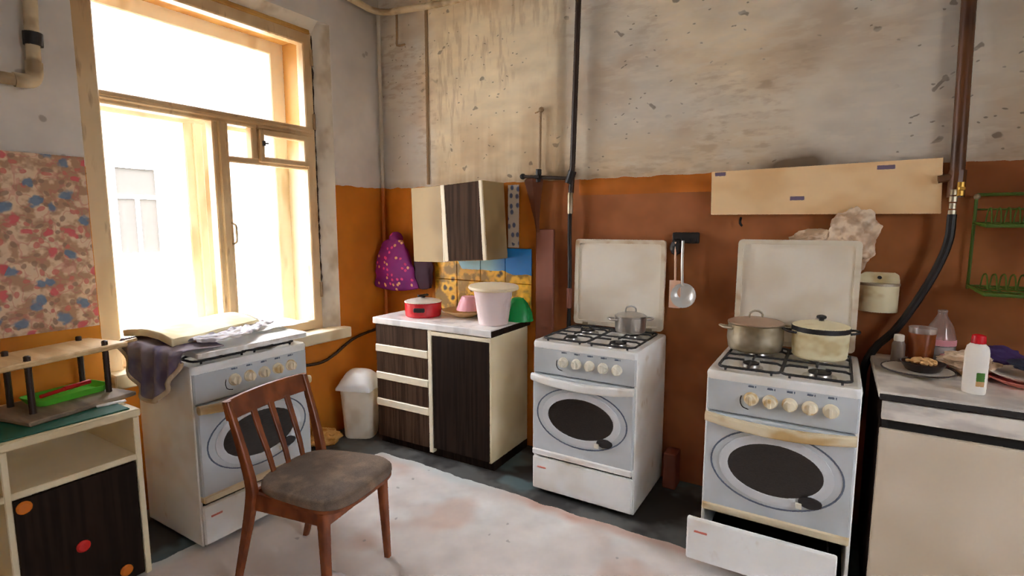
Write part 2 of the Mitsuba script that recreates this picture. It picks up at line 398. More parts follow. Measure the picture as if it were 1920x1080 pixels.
mat('m_white_cloth', lambda p, n, uv: mix(lin(230, 228, 230), lin(170, 164, 168), smoothstep(0.55, 0.7, fbm(p.x * 24, p.y * 24, 3, 3))), 0.85)
mat('m_purple_cloth', lambda p, n, uv: mix(mix(lin(108, 98, 126), lin(142, 130, 134), smoothstep(0.35, 0.65, fbm(p.x * 14, p.y * 14, p.z * 9, 4))), lin(84, 66, 64),
    smoothstep(0.30, 0.12, p.x + 0.1 * noise(p.z * 12))), 0.9)
mat('m_hem', lin(186, 168, 140), 0.9)


def c_purple_bag(p, n, uv):
    d, _, w = voronoi(p.x * 26, p.z * 26)
    base = mix(lin(136, 26, 112), lin(92, 18, 92), fbm(p.x * 8, p.z * 8, 1, 3))
    spot = mix(lin(206, 60, 120), lin(216, 160, 120), dr.select(w > 0.75, 1.0, 0.0))
    return mix(base, spot, smoothstep(0.34, 0.18, d) * dr.select(w > 0.45, 1.0, 0.0))


def c_wallpaper(p, n, uv):
    y, z = p.y, p.z
    wx, wz = y + 0.03 * (noise(y * 18, z * 18) - 0.5), z + 0.03 * (noise(y * 18 + 5, z * 18) - 0.5)
    base = mix(lin(218, 190, 160), lin(176, 136, 104), smoothstep(0.35, 0.65, fbm(y * 34, z * 34, 2, 3)))
    d, e, w = voronoi(wx * 24, wz * 24)
    leaf = mix(lin(196, 104, 92), lin(150, 116, 92), dr.select(w > 0.5, 1.0, 0.0))
    swirl = smoothstep(0.06, 0.02, dr.abs(fbm(wx * 26, wz * 26, 4, 2) - 0.5))
    base = mix(base, lin(186, 100, 96), swirl * 0.4)
    base = mix(base, leaf, smoothstep(0.30, 0.20, d) * dr.select(w > 0.15, 0.8, 0.0))
    d2, e2, w2 = voronoi(wx * 12 + 3.3, wz * 12)
    base = mix(base, lin(92, 122, 150), smoothstep(0.40, 0.24, d2 + 0.16 * noise(y * 90, z * 90)) * dr.select(w2 > 0.5, 0.9, 0.0))
    base = mix(base, lin(204, 84, 92), smoothstep(0.34, 0.20, d2 + 0.14 * noise(y * 90, z * 90)) * dr.select(w2 < 0.28, 0.9, 0.0))
    return base


def c_strip(p, n, uv):
    d, e, w = voronoi(p.x * 26, p.z * 20)
    return mix(lin(190, 176, 160), lin(86, 92, 120), smoothstep(0.40, 0.22, d) * dr.select(w > 0.4, 1.0, 0.0))


def c_sunflower(p, n, uv):
    x, z = p.x, p.z
    h = 1.115 + 0.10 * smoothstep(0.76, 0.68, x) + 0.02 * smoothstep(1.15, 1.05, x)
    sky = mix(lin(150, 196, 206), lin(14, 120, 196), smoothstep(0.95, 1.12, x))
    d, e, w = voronoi(x * 9, z * 9)
    field = mix(lin(214, 158, 36), lin(150, 110, 30), smoothstep(0.3, 0.6, fbm(x * 24, z * 24, 1, 3)))
    field = mix(field, lin(236, 180, 40), smoothstep(0.5, 0.3, d + 0.12 * noise(x * 60, z * 60)))
    field = mix(field, lin(66, 40, 16), smoothstep(0.26, 0.12, d + 0.10 * noise(x * 50, z * 50)) * dr.select(w > 0.3, 1.0, 0.2))
    return dr.select(z > h + 0.012 * noise(x * 24), sky, field)


mat('m_purple_bag', c_purple_bag, 0.7)
mat('m_wallpaper', c_wallpaper, 0.65)
mat('m_strip', c_strip, 0.65)
mat('m_sunflower', c_sunflower, 0.4)
mat('m_clear', lin(206, 200, 196), 0.15, clearcoat=0.8)
scene['m_clear_plastic'] = {'type': 'blendbsdf', 'weight': 0.12, 'bsdf_0': {'type': 'thindielectric', 'int_ior': 1.45},
                            'bsdf_1': {'type': 'twosided', 'bsdf': {'type': 'roughplastic', 'alpha': 0.12, 'diffuse_reflectance': {'type': 'rgb', 'value': lin(226, 218, 212)}}}}

# ---------------------------------------------------------------- the room
RX, RY, RZ = 4.7, -5.0, 3.12


def breast(x):
    s = lambda a, b: np.clip((x - a) / (b - a), 0, 1) ** 2 * (3 - 2 * np.clip((x - a) / (b - a), 0, 1))
    return 0.022 * s(0.455, 0.475) * (1 - s(1.43, 1.50))


gx, gz = np.meshgrid(np.linspace(-0.3, RX + 0.3, 420), np.linspace(-0.05, RZ + 0.05, 270), indexing='ij')
P = np.stack([gx, 0 * gx, gz], -1)
P[..., 1] = -breast(gx) - 0.007 * (meshkit.fbm(P * [3.0, 1, 3.0], 4, 3) - 0.5) - 0.003 * (meshkit.fbm(P * [22.0, 1, 22.0], 3, 5) - 0.5) + 0.004
nu, nv = gx.shape
idx = np.arange(nu * nv).reshape(nu, nv)
front = np.stack([idx[:-1, :-1], idx[1:, :-1], idx[1:, 1:], idx[:-1, 1:]], -1).reshape(-1, 4)
bk = box(-0.3, RX + 0.3, 0.03, 0.3, -0.05, RZ + 0.05, 0)
struct('wall_back', M((P.reshape(-1, 3), front), bk), 'm_wall_back', smooth=True)

WY0, WY1, WZ0, WZ1 = -1.84, -0.44, 0.66, 2.72
outer = Polygon([(RY - 0.2, -0.05), (0.3, -0.05), (0.3, RZ + 0.05), (RY - 0.2, RZ + 0.05)], [[(WY0, WZ0), (WY0, WZ1), (WY1, WZ1), (WY1, WZ0)]])
wl = extrude(outer, 0.48, 'x')
wl.apply_translation([-0.48, 0, 0])
struct('wall_left', wl, 'm_wall_left', smooth=False)
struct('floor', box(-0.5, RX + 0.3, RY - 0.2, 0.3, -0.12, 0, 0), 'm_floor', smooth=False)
struct('ceiling', box(-0.5, RX + 0.3, RY - 0.2, 0.3, RZ, RZ + 0.12, 0), 'm_ceiling', smooth=False)
wr = extrude(Polygon([(RY - 0.2, -0.05), (0.3, -0.05), (0.3, RZ + 0.05), (RY - 0.2, RZ + 0.05)], [[(-2.5, 1.15), (-2.5, 2.3), (-1.6, 2.3), (-1.6, 1.15)]]), 0.3, 'x')  # hole is for the added fill-light window, out of view
wr.apply_translation([RX, 0, 0])
struct('wall_right', wr, 'm_plaster', smooth=False)
struct('wall_front', box(-0.5, RX + 0.3, RY - 0.2, RY, -0.05, RZ + 0.05, 0), 'm_plaster', smooth=False)

# splayed plaster at the right side and the top of the window opening
sp = extrude(Polygon([(0.0, WY1 + 0.002), (-0.08, -0.535), (-0.40, -0.535), (-0.40, WY1 + 0.002)]), WZ1 - WZ0, 'z')
sp.apply_translation([0, 0, WZ0])
struct('trim_1', sp, 'm_splay', smooth=False)
hd = Polygon([(0.0, WZ1 + 0.002), (-0.08, 2.645), (-0.40, 2.645), (-0.40, WZ1 + 0.002)])     # (x, z)
hm = extrude(hd, 0.535 + 1.84, 'y')
hm = extrude(hd, 1.84 - 0.53, 'y')
hm.apply_translation([0, -1.84, 0])
struct('trim_2', hm, 'm_splay', smooth=False)

# window_1: inner frame, transom, mullion, vent sash, outer frame behind, boards between
w1 = struct('window_1', label='tall old double window with cream painted wooden frames')
XI = -0.065


def bar(x0, x1, y0, y1, z0, z1, c=0.006):
    return box(x0, x1, y0, y1, z0, z1, c)


part(w1, 'inner_jamb', bar(XI - 0.07, XI + 0.045, -1.842, -1.752, 0.70, 2.66), 'm_window')
part(w1, 'inner_jamb', bar(XI - 0.07, XI, -0.60, -0.535, 0.70, 2.66), 'm_window')
part(w1, 'head_rail', bar(XI - 0.07, XI, -1.76, -0.55, 2.575, 2.655), 'm_window')
part(w1, 'head_rail', bar(XI - 0.05, XI + 0.012, -1.76, -0.55, 2.640, 2.668), 'm_window_ochre')
part(w1, 'transom', M(bar(XI - 0.07, XI + 0.004, -1.76, -0.56, 2.000, 2.062), bar(XI - 0.04, XI + 0.018, -1.76, -0.56, 2.020, 2.040)), 'm_window')
part(w1, 'mullion', M(bar(XI - 0.07, XI, -1.215, -1.125, 0.76, 2.01), bar(XI - 0.03, XI + 0.016, -1.19, -1.150, 0.76, 2.01)), 'm_window')
part(w1, 'bottom_rail', bar(XI - 0.07, XI, -1.76, -0.55, 0.735, 0.80), 'm_window')
part(w1, 'vent_rail', bar(XI - 0.06, XI - 0.005, -1.13, -0.59, 1.790, 1.825), 'm_window')
part(w1, 'vent_stile', bar(XI - 0.06, XI, -0.985, -0.945, 1.82, 2.005), 'm_window')
vs = part(w1, 'vent_sash', M(bar(XI - 0.045, XI + 0.022, -0.945, -0.915, 1.805, 2.00), bar(XI - 0.045, XI + 0.022, -0.635, -0.60, 1.805, 2.00),
          bar(XI - 0.045, XI + 0.022, -0.93, -0.61, 1.805, 1.838), bar(XI - 0.045, XI + 0.022, -0.93, -0.61, 1.965, 2.00)), 'm_window', smooth=False)
part(w1, 'vent_latch', M(bar(XI + 0.02, XI + 0.035, -0.932, -0.918, 1.90, 1.93, 0.002), tube([[XI + 0.03, -0.925, 1.915], [XI + 0.035, -0.90, 1.916]], 0.004, 6)), 'm_iron')
for y0, y1, z0, z1 in ((-1.752, -0.60, 2.062, 2.575), (-1.752, -1.215, 0.80, 2.0), (-1.125, -0.60, 0.80, 1.79), (-1.125, -0.985, 1.825, 2.0), (-0.915, -0.635, 1.838, 1.965)):
    part(w1, 'pane', M(([[XI - 0.04, y0, z0], [XI - 0.04, y1, z0], [XI - 0.04, y1, z1], [XI - 0.04, y0, z1]], [[0, 1, 2, 3]])), 'm_glass', smooth=False)
hnd = curve([[XI + 0.016, -1.145, 1.445], [XI + 0.05, -1.145, 1.43], [XI + 0.055, -1.145, 1.385], [XI + 0.05, -1.145, 1.34], [XI + 0.016, -1.145, 1.325]], 20)
part(w1, 'handle', tube(hnd, 0.006, 8), 'm_dull_steel')
for z in (2.5, 2.1, 1.0):
    part(w1, 'hinge', tube([[XI + 0.006, -0.542, z - 0.05], [XI + 0.006, -0.542, z + 0.05]], 0.009, 8), 'm_pipe_tan')
XO = -0.32
part(w1, 'outer_jamb', bar(XO - 0.06, XO, -1.842, -1.78, 0.70, 2.66), 'm_window_white')
part(w1, 'outer_jamb', bar(XO - 0.06, XO, -0.66, -0.535, 0.70, 2.66), 'm_window_white')
part(w1, 'outer_head_rail', bar(XO - 0.06, XO, -1.79, -0.65, 2.535, 2.655), 'm_window_white')
part(w1, 'outer_transom', bar(XO - 0.06, XO, -1.79, -0.65, 2.01, 2.10), 'm_window_white')
part(w1, 'outer_mullion', M(bar(XO - 0.06, XO, -1.235, -1.095, 0.76, 2.02), bar(XO - 0.03, XO + 0.02, -1.19, -1.14, 0.76, 2.02)), 'm_window_white')
part(w1, 'outer_bottom_rail', bar(XO - 0.06, XO, -1.79, -0.65, 0.735, 0.80), 'm_window_white')
for y0, y1, z0, z1 in ((-1.78, -0.66, 2.10, 2.535), (-1.78, -1.235, 0.80, 2.01), (-1.095, -0.66, 0.80, 2.01)):
    part(w1, 'outer_pane', M(([[XO - 0.03, y0, z0], [XO - 0.03, y1, z0], [XO - 0.03, y1, z1], [XO - 0.03, y0, z1]], [[0, 1, 2, 3]])), 'm_glass', smooth=False)
part(w1, 'side_board', box(XO, XI - 0.07, -0.565, -0.545, 0.72, 2.64, 0.002), 'm_side_board')
part(w1, 'head_board', box(XO, XI - 0.07, -1.83, -0.545, 2.615, 2.64, 0.002), 'm_window_ochre')
part(w1, 'side_board', box(XO, XI - 0.07, -1.84, -1.825, 0.72, 2.64, 0.002), 'm_side_board')
rg = np.random.default_rng(3)
for yg, xg in ((-1.843, XI + 0.050), (-0.532, XI - 0.004)):
    zz = np.linspace(1.0, 2.64, 60)
    part(w1, 'putty_gap', tube(np.stack([np.full(60, xg) + 0.002 * rg.random(60), yg + 0.004 * (rg.random(60) - 0.5), zz], 1), 0.0015 + 0.007 * rg.random(60) ** 2, 6), 'm_pipe_black', label='dark crumbling putty gap')
part(w1, 'sill', box(-0.40, 0.075, WY0 + 0.01, -0.41, 0.665, 0.735, 0.006), 'm_window_white')

# fill_window_2 is an added opening, out of view, that brings in fill light
w2 = struct('fill_window_2', label='added unseen window in the right wall, placed to bring in fill light')
for a0, a1, z0, z1 in ((-2.5, -2.44, 1.15, 2.3), (-1.66, -1.6, 1.15, 2.3), (-2.08, -2.02, 1.15, 2.3), (-2.5, -1.6, 1.15, 1.22), (-2.5, -1.6, 2.23, 2.3)):
    part(w2, 'frame', box(RX + 0.13, RX + 0.2, a0, a1, z0, z1, 0.005), 'm_window_white')

# the house across the courtyard
fac = thing('courtyard_building', 'pale sunlit building seen faintly through the window across the courtyard', 'building')
FX = -7.2
part(fac, 'wall', box(FX - 0.4, FX, -6, 9, -4, 5.9, 0), 'm_facade', smooth=False)
for cy in (-2.3, 1.52, 5.3):
    for z0 in (0.85, -2.3):
        wf_ = part(fac, 'window_frame', M(box(FX - 0.02, FX + 0.05, cy - 0.40, cy - 0.30, z0, z0 + 1.6), box(FX - 0.02, FX + 0.05, cy + 0.30, cy + 0.40, z0, z0 + 1.6),
                   box(FX - 0.02, FX + 0.05, cy - 0.3, cy + 0.3, z0, z0 + 0.1), box(FX - 0.02, FX + 0.05, cy - 0.3, cy + 0.3, z0 + 1.5, z0 + 1.6),
                   box(FX - 0.02, FX + 0.04, cy - 0.3, cy + 0.3, z0 + 1.0, z0 + 1.07), box(FX - 0.02, FX + 0.04, cy - 0.03, cy + 0.03, z0, z0 + 1.0)), 'm_facade_trim', smooth=False)
        part(wf_, 'pane', box(FX - 0.02, FX + 0.012, cy - 0.3, cy + 0.3, z0 + 0.1, z0 + 1.5, 0), 'm_facade_glass', smooth=False)
        part(fac, 'window_ledge', box(FX, FX + 0.14, cy - 0.48, cy + 0.48, z0 - 0.08, z0), 'm_facade_trim', smooth=False)
part(fac, 'cornice', box(FX, FX + 0.12, -6, 9, 3.05, 3.25), 'm_facade_trim', smooth=False)
struct('ground', box(-30, 30, -30, 30, -4.3, -4.0, 0), 'm_ground', smooth=False)


# ---------------------------------------------------------------- gas stoves
def ellipse_ring(cx, cz, a, b, wd, th, n=56):
    t = np.arange(n) * 2 * np.pi / n
    o = np.stack([cx + a * np.cos(t), cz + b * np.sin(t)], 1)
    i = np.stack([cx + (a - wd) * np.cos(t), cz + (b - wd) * np.sin(t)], 1)
    return extrude(Polygon(o, [i]), th, 'y')


def ellipse_disc(cx, cz, a, b, th, n=56):
    t = np.arange(n) * 2 * np.pi / n
    return extrude(Polygon(np.stack([cx + a * np.cos(t), cz + b * np.sin(t)], 1)), th, 'y')


def mv(m, x=0, y=0, z=0):
    m = m.copy()
    m.apply_translation([x, y, z])
    return m


def stove(label, A, w, d, h, lid_open, drawer, knob, handle, lid_d=0.03):
    s = thing('gas_stove', label, 'stove')
    k = w / 0.56
    top = h - 0.006
    pb = h - 0.168                                    # lower edge of the control panel
    sides = M(box(0, 0.014, 0.012, d, 0.02, h - 0.03), box(w - 0.014, w, 0.012, d, 0.02, h - 0.03), box(0.01, w - 0.01, d - 0.02, d, 0.02, h - 0.03))
    part(s, 'body', sides, 'm_enamel', A)
    part(s, 'oven_box', M(box(0.014, w - 0.014, 0.03, d - 0.03, 0.235, h - 0.06), box(0.014, w - 0.014, 0.05, d - 0.03, 0.022, 0.03)), 'm_cavity', A)
    part(s, 'plinth', box(0.02, w - 0.02, 0.035, d - 0.02, 0.004, 0.024), 'm_black', A)
    for fx in (0.05, w - 0.05):
        for fy in (0.07, d - 0.06):
            part(s, 'foot', X(lathe([(0.018, 0), (0.018, 0.02), (0.012, 0.022)], 12), place(fx, fy)), 'm_black', A)
    part(s, 'control_panel', box(0.004, w - 0.004, 0.0, 0.06, pb, h - 0.03, 0.006), 'm_panel', A)
    # printed line that frames the knobs
    xs = 0.150 * k
    zc = h - 0.095
    ln = curve([[xs + 0.02, 0, zc - 0.045], [xs - 0.004, 0, zc - 0.036], [xs - 0.012, 0, zc - 0.012], [xs - 0.008, 0, zc + 0.008]], 14)
    part(s, 'printed_line', tube(ln, 0.0022, 5), 'm_black', A)
    for i in range(5):
        x = (0.179 + 0.071 * i) * k
        rot = place(x, -0.001, zc, rx=90)
        kn = part(s, 'knob', X(lathe([(0.0275, 0), (0.0265, 0.006), (0.023, 0.009), (0.0215, 0.020), (0.019, 0.026), (0.012, 0.028)], 26), rot), knob, A)
        part(kn, 'grip', X(box(-0.006, 0.006, -0.019, 0.019, 0.022, 0.036, 0.003), rot), knob, A)
        part(s, 'burner_mark', M(box(x - 0.012, x + 0.008, -0.002, 0.001, zc + 0.046, zc + 0.054, 0.0005), box(x + 0.012, x + 0.016, -0.002, 0.001, zc + 0.046, zc + 0.054, 0.0005)), 'm_ring_blue', A)
    # oven door
    dt, db = pb - 0.006, (0.222 if drawer[2] == 0 else 0.254)
    part(s, 'door', box(0.006, w - 0.006, -0.012, 0.028, db + 0.028, dt, 0.006), 'm_panel', A)
    part(s, 'door_rail', box(0.006, w - 0.006, -0.018, 0.028, db, db + 0.034, 0.006), handle, A)
    cx, cz = w / 2, 0.462 + (h - 0.835) + (0 if drawer[2] == 0 else 0.010)
    part(s, 'window_outline', mv(ellipse_ring(cx, cz, 0.247 * k, 0.157, 0.006, 0.003), y=-0.0145), 'm_ring_blue', A)
    part(s, 'window_bezel', mv(ellipse_ring(cx, cz, 0.212 * k, 0.138, 0.034, 0.007), y=-0.019), 'm_panel_ring', A)
    part(s, 'oven_window', mv(ellipse_disc(cx, cz, 0.182 * k, 0.118, 0.004), y=-0.0165), 'm_oven_glass', A)
    part(s, 'window_latch', mv(ellipse_disc(cx + 0.135 * k, cz - 0.095, 0.040, 0.022, 0.010, 28), y=-0.026), 'm_black', A)
    part(s, 'latch_tag', mv(box(cx + 0.085 * k, cx + 0.107 * k, -0.034, -0.020, cz - 0.124, cz - 0.102, 0.002), ), 'm_knob_white', A)
    t = np.linspace(0, 1, 17)
    rings = []
    for u in t:
        x = 0.006 + (w - 0.012) * u
        bow = 4 * u * (1 - u)
        ring = rrect(0.030 + 0.004 * bow, 0.038 + 0.006 * bow, 0.012, 3)
        rings.append(np.stack([np.full(len(ring), x), ring[:, 0] - 0.022 - 0.030 * bow, ring[:, 1] + dt - 0.012 - 0.012 * bow], 1))
    part(s, 'door_handle', loft(rings[::-1]), handle, A)
    # drawer (pulled out on request)
    dx, dz, out = drawer
    dw = part(s, 'drawer', M(box(0.004 + dx, w - 0.004 + dx, -out - 0.008, -out + 0.014, 0.028 + dz, 0.208 + dz, 0.006)), 'm_enamel', A)
    part(dw, 'tray', M(box(0.03 + dx, 0.036 + dx, -out + 0.01, d - 0.12 - out, 0.05 + dz, 0.15 + dz, 0.001), box(w - 0.036 + dx, w - 0.03 + dx, -out + 0.01, d - 0.12 - out, 0.05 + dz, 0.15 + dz, 0.001),
              box(0.03 + dx, w - 0.03 + dx, -out + 0.01, d - 0.12 - out, 0.045 + dz, 0.05 + dz, 0.001)), 'm_cavity', A)  # tray is near black: the shade inside the open gap is put into its colour
    part(s, 'badge', box(0.035 + dx, 0.085 + dx, -out - 0.011, -out - 0.006, 0.150 + dz, 0.158 + dz, 0.001), 'm_plate_red', A)
    # cooktop: pan with a raised rim
    ring = lambda W, D, r, z: np.concatenate([rrect(W, D, r, 5) + [w / 2, d / 2 + 0.004], np.full((24, 1), z)], 1)
    part(s, 'cooktop', loft([ring(w, d + 0.008, 0.02, h - 0.035), ring(w + 0.004, d + 0.012, 0.022, h - 0.012), ring(w - 0.006, d + 0.002, 0.022, h), ring(w - 0.045, d - 0.05, 0.03, h),
                             ring(w - 0.065, d - 0.07, 0.03, h - 0.010)]), 'm_enamel', A, smooth=40)
    for bx, by, br in ((0.27, 0.30, 0.036), (0.74, 0.28, 0.046), (0.27, 0.74, 0.046), (0.74, 0.74, 0.036)):
        loc = place(bx * w, by * d, h - 0.011)
        b = part(s, 'burner', X(lathe([(br * 1.35, 0), (br * 1.3, 0.004), (br, 0.006), (br * 0.95, 0.016)], 28), loc), 'm_steel', A)
        part(b, 'burner_cap', X(lathe([(br * 0.85, 0.016), (br * 0.9, 0.022), (br * 0.7, 0.025)], 28), loc), 'm_black', A)
    gz_ = h + 0.016
    for g in (0, 1):
        x0, x1, y0, y1 = (0.035 * k + g * (w / 2 - 0.035 * k), w / 2 - 0.004 + g * (w / 2 - 0.03 * k), 0.045, d - 0.04)
        o = rrect(x1 - x0, y1 - y0, 0.03, 4) + [(x0 + x1) / 2, (y0 + y1) / 2]
        bits = [tube(np.concatenate([o, np.full((len(o), 1), gz_ - 0.006)], 1), 0.0055, 7, closed=True)]
        mx, my = (x0 + x1) / 2, (y0 + y1) / 2
        bits.append(tube([[x0, my, gz_ - 0.004], [x1, my, gz_ - 0.004]], 0.005, 7))
        for qy in ((y0 + my) / 2, (my + y1) / 2):
            hy = (y1 - y0) / 4
            for ddx, ddy, l0 in ((1, 0, (x1 - x0) / 2), (-1, 0, (x1 - x0) / 2), (0, 1, hy), (0, -1, hy)):
                e = np.array([mx + ddx * l0, qy + ddy * l0, gz_ - 0.004])
                f_ = np.array([mx + ddx * 0.030, qy + ddy * 0.030, gz_ + 0.003])
                bits.append(tube([e, e + [-ddx * 0.02, -ddy * 0.02, 0.007], f_], 0.0052, 7))
        for qx in (x0 + 0.03, x1 - 0.03):
            for qy in (y0, y1):
                bits.append(tube([[qx, qy, h - 0.004], [qx, qy, gz_ - 0.006]], 0.005, 6))
        part(s, 'grate', M(*bits), 'm_iron', A)
    # lid
    lw, lh = w - 0.03, 0.50
    o, i = rrect(lw, lh, 0.02, 4) + [w / 2, lh / 2], rrect(lw - 0.046, lh - 0.046, 0.015, 4) + [w / 2, lh / 2]
    frame = extrude(Polygon(o, [i]), 0.022, 'y')
    panel = extrude(Polygon(rrect(lw - 0.042, lh - 0.042, 0.015, 4) + [w / 2, lh / 2]), 0.008, 'y')
    if lid_open:
        B = A @ place(0, d - lid_d, h + 0.018, rx=-1.5)
    else:
        B = A @ place(0, d - 0.02, h + 0.052, rx=91.5)
    l = part(s, 'lid', frame, 'm_lid_frame' if lid_open else 'm_enamel', B)
    part(l, 'lid_panel', mv(panel, y=0.011), 'm_lid_panel' if lid_open else 'm_enamel', B)
    for hx in (0.09, w - 0.09):
        part(s, 'lid_hinge', box(hx - 0.02, hx + 0.02, d - 0.03, d + 0.004, h - 0.02, h + 0.035, 0.003), 'm_dull_steel', A)
    return s


S2 = stove('white gas stove with open lid and one small steel pot, left of the ladle', place(1.575, -0.53), 0.56, 0.50, 0.835, True, (0, 0, 0), 'm_knob_white', 'm_enamel')
S3 = stove('white gas stove with two pots and its bottom drawer pulled out, below cardboard', place(2.482, -0.694), 0.535, 0.565, 0.849, True, (-0.036, 0.045, 0.10), 'm_knob_yellow', 'm_cream')
S1 = stove('white gas stove with closed lid under the window, behind the chair', place(0.606, -1.759, 0, rz=90), 0.574, 0.482, 0.835, False, (0, 0, 0), 'm_knob_yellow', 'm_cream')


# ---------------------------------------------------------------- pots
def pot(label, x, y, z, r, hh, body, lidm, handles, knobm, style='loop', rz=0, cat='pot', bulge=0.0, band=None):
    t = thing('cooking_pot', label, cat)
    A = place(x, y, z, rz=rz)
    part(t, 'body', lathe([(r * 0.90, 0), (r * 0.97, 0.008), (r * (1 + bulge), hh * 0.4), (r, hh - 0.006), (r * 1.03, hh), (r * 0.99, hh + 0.001)], 40), body, A)
    if band:
        part(t, 'rim_band', lathe([(r * 1.015, hh - 0.018), (r * 1.035, hh - 0.016), (r * 1.035, hh + 0.003), (r * 1.0, hh + 0.004)], 40), band, A)
    l = part(t, 'lid', lathe([(r * 1.02, hh + 0.001), (r * 1.02, hh + 0.006), (r * 0.9, hh + 0.012), (r * 0.5, hh + 0.022), (r * 0.1, hh + 0.026)], 40), lidm, A)
    if style == 'loop':
        part(l, 'knob', tube(curve([[-0.028, 0, hh + 0.022], [-0.026, 0, hh + 0.045], [0, 0, hh + 0.056], [0.026, 0, hh + 0.045], [0.028, 0, hh + 0.022]], 20), 0.0045, 8), knobm, A)
    elif style == 'button':
        part(l, 'knob', lathe([(0.010, hh + 0.022), (0.009, hh + 0.032), (0.019, hh + 0.038), (0.019, hh + 0.046), (0.010, hh + 0.050)], 20), knobm, A)
    else:
        part(l, 'knob', X(M(box(-0.045, 0.045, -0.010, 0.010, hh + 0.034, hh + 0.048, 0.005), box(-0.012, 0.012, -0.009, 0.009, hh + 0.02, hh + 0.036, 0.003)), place(rz=-35)), knobm, A)
    for s in (-1, 1):
        if handles == 'loop':
            c = curve([[s * r * 0.98, -0.035, hh * 0.82], [s * (r + 0.03), -0.03, hh * 0.86], [s * (r + 0.04), 0, hh * 0.88], [s * (r + 0.03), 0.03, hh * 0.86], [s * r * 0.98, 0.035, hh * 0.82]], 20)
            part(t, 'handle', tube(c, 0.005, 8), body if body != 'm_enamel_cream' else 'm_black', A)
        else:
            part(t, 'handle', X(M(box(s * (r - 0.004), s * (r + 0.012), -0.036, 0.036, hh * 0.42, hh * 0.72, 0.006)), np.eye(4)), 'm_black', A)
    return t


pot('small shiny steel saucepot with a loop knob on the left back-wall stove', 1.972, -0.155, 0.856, 0.083, 0.086, 'm_steel', 'm_steel', 'loop', 'm_steel', 'loop', rz=35)
pot('wide dull aluminium pot with brownish lid on the drawer-open stove', 2.610, -0.300, 0.870, 0.116, 0.122, 'm_dull_steel', 'm_lid_brown', 'loop', 'm_dull_steel', 'loop', rz=25, bulge=0.03)
pot('cream enamel pot with dark rim and flat lid on the drawer-open stove', 2.868, -0.310, 0.870, 0.108, 0.132, 'm_enamel_cream', 'm_enamel_cream', 'loop', 'm_black', 'button', rz=20, band='m_black')
pot('red saucepan with white lid band and black handles on the corner cabinet', 0.628, -0.30, 0.846, 0.118, 0.092, 'm_red', 'm_plate_white', 'block', 'm_black', 'bar', rz=118)

# ---------------------------------------------------------------- base cabinet in the corner
A = place(0.388, -0.493, 0, rz=1.2)
c = thing('base_cabinet', 'low corner cabinet with four dark drawers, a dark door and a white worktop', 'cabinet')
CW, CD = 0.886, 0.432
part(c, 'body', M(box(0, 0.018, 0.018, CD, 0.055, 0.80), box(CW - 0.02, CW, 0.0, CD, 0.055, 0.80), box(0.0, CW, CD - 0.015, CD, 0.055, 0.80), box(0.01, CW - 0.01, 0.02, CD, 0.055, 0.075), box(0.43, 0.46, 0.0, CD - 0.02, 0.03, 0.80)), 'm_laminate', A)
part(c, 'interior', box(0.02, CW - 0.02, 0.03, CD - 0.02, 0.08, 0.795), 'm_cavity', A)
part(c, 'plinth', box(0.0, CW, 0.03, CD, 0.0, 0.058), 'm_dark_wood', A)
part(c, 'worktop', box(-0.015, CW + 0.01, -0.012, CD + 0.01, 0.803, 0.845, 0.005), 'm_worktop', A)
part(c, 'worktop_edge', box(CW + 0.006, CW + 0.014, -0.012, CD + 0.01, 0.805, 0.840, 0.002), 'm_dark_wood', A)
for z0, z1, strip in ((0.672, 0.800, True), (0.490, 0.622, True), (0.312, 0.440, True), (0.055, 0.262, False)):
    d_ = part(c, 'drawer', box(0.004, 0.430, -0.002, 0.02, z0, z1, 0.002), 'm_brown_wood', A)
    if strip:
        part(d_, 'pull_strip', box(0.0, 0.430, -0.008, 0.02, z0 - 0.050, z0 - 0.002, 0.004), 'm_strip_white', A, label='cream finger pull strip')
part(c, 'door', box(0.464, CW - 0.012, -0.002, 0.02, 0.062, 0.770, 0.002), 'm_dark_wood', A)
part(c, 'door_strip', box(0.455, CW - 0.005, -0.005, 0.018, 0.772, 0.796, 0.003), 'm_strip_white', A)
part(c, 'divider_strip', box(0.432, 0.460, -0.006, 0.02, 0.03, 0.802, 0.003), 'm_strip_white', A)

# ---------------------------------------------------------------- wall cabinet with an open door
A = place(0.82, -0.285, 1.205, ry=-3.5)
c = thing('wall_cabinet', 'small crooked wall cabinet with dark front and a beige door swung open to the left', 'cabinet')
part(c, 'body', M(box(-0.01, 0.012, 0, 0.24, 0, 0.475), box(0.283, 0.30, 0.0, 0.24, 0, 0.475), box(0.0, 0.29, 0.01, 0.24, 0, 0.016), box(0, 0.29, 0.01, 0.24, 0.459, 0.475), box(0, 0.29, 0.23, 0.24, 0, 0.475)), 'm_panel_beige', A)
part(c, 'front_edge', M(box(-0.012, 0.018, -0.010, 0.004, 0, 0.475, 0.002), box(0.278, 0.301, -0.010, 0.004, 0, 0.475, 0.002)), 'm_strip_white', A)
part(c, 'front_panel', box(0.016, 0.280, -0.006, 0.008, 0.004, 0.472, 0.002), 'm_brown_wood', A)
B = place(0.815, -0.292, 1.200, rz=-6, ry=-1.5)
dd = part(c, 'door', box(-0.295, -0.022, 0.0, 0.016, 0, 0.478, 0.002), 'm_panel_beige', B)
part(dd, 'door_edge', box(-0.022, -0.010, -0.002, 0.018, 0, 0.478, 0.002), 'm_strip_white', B)

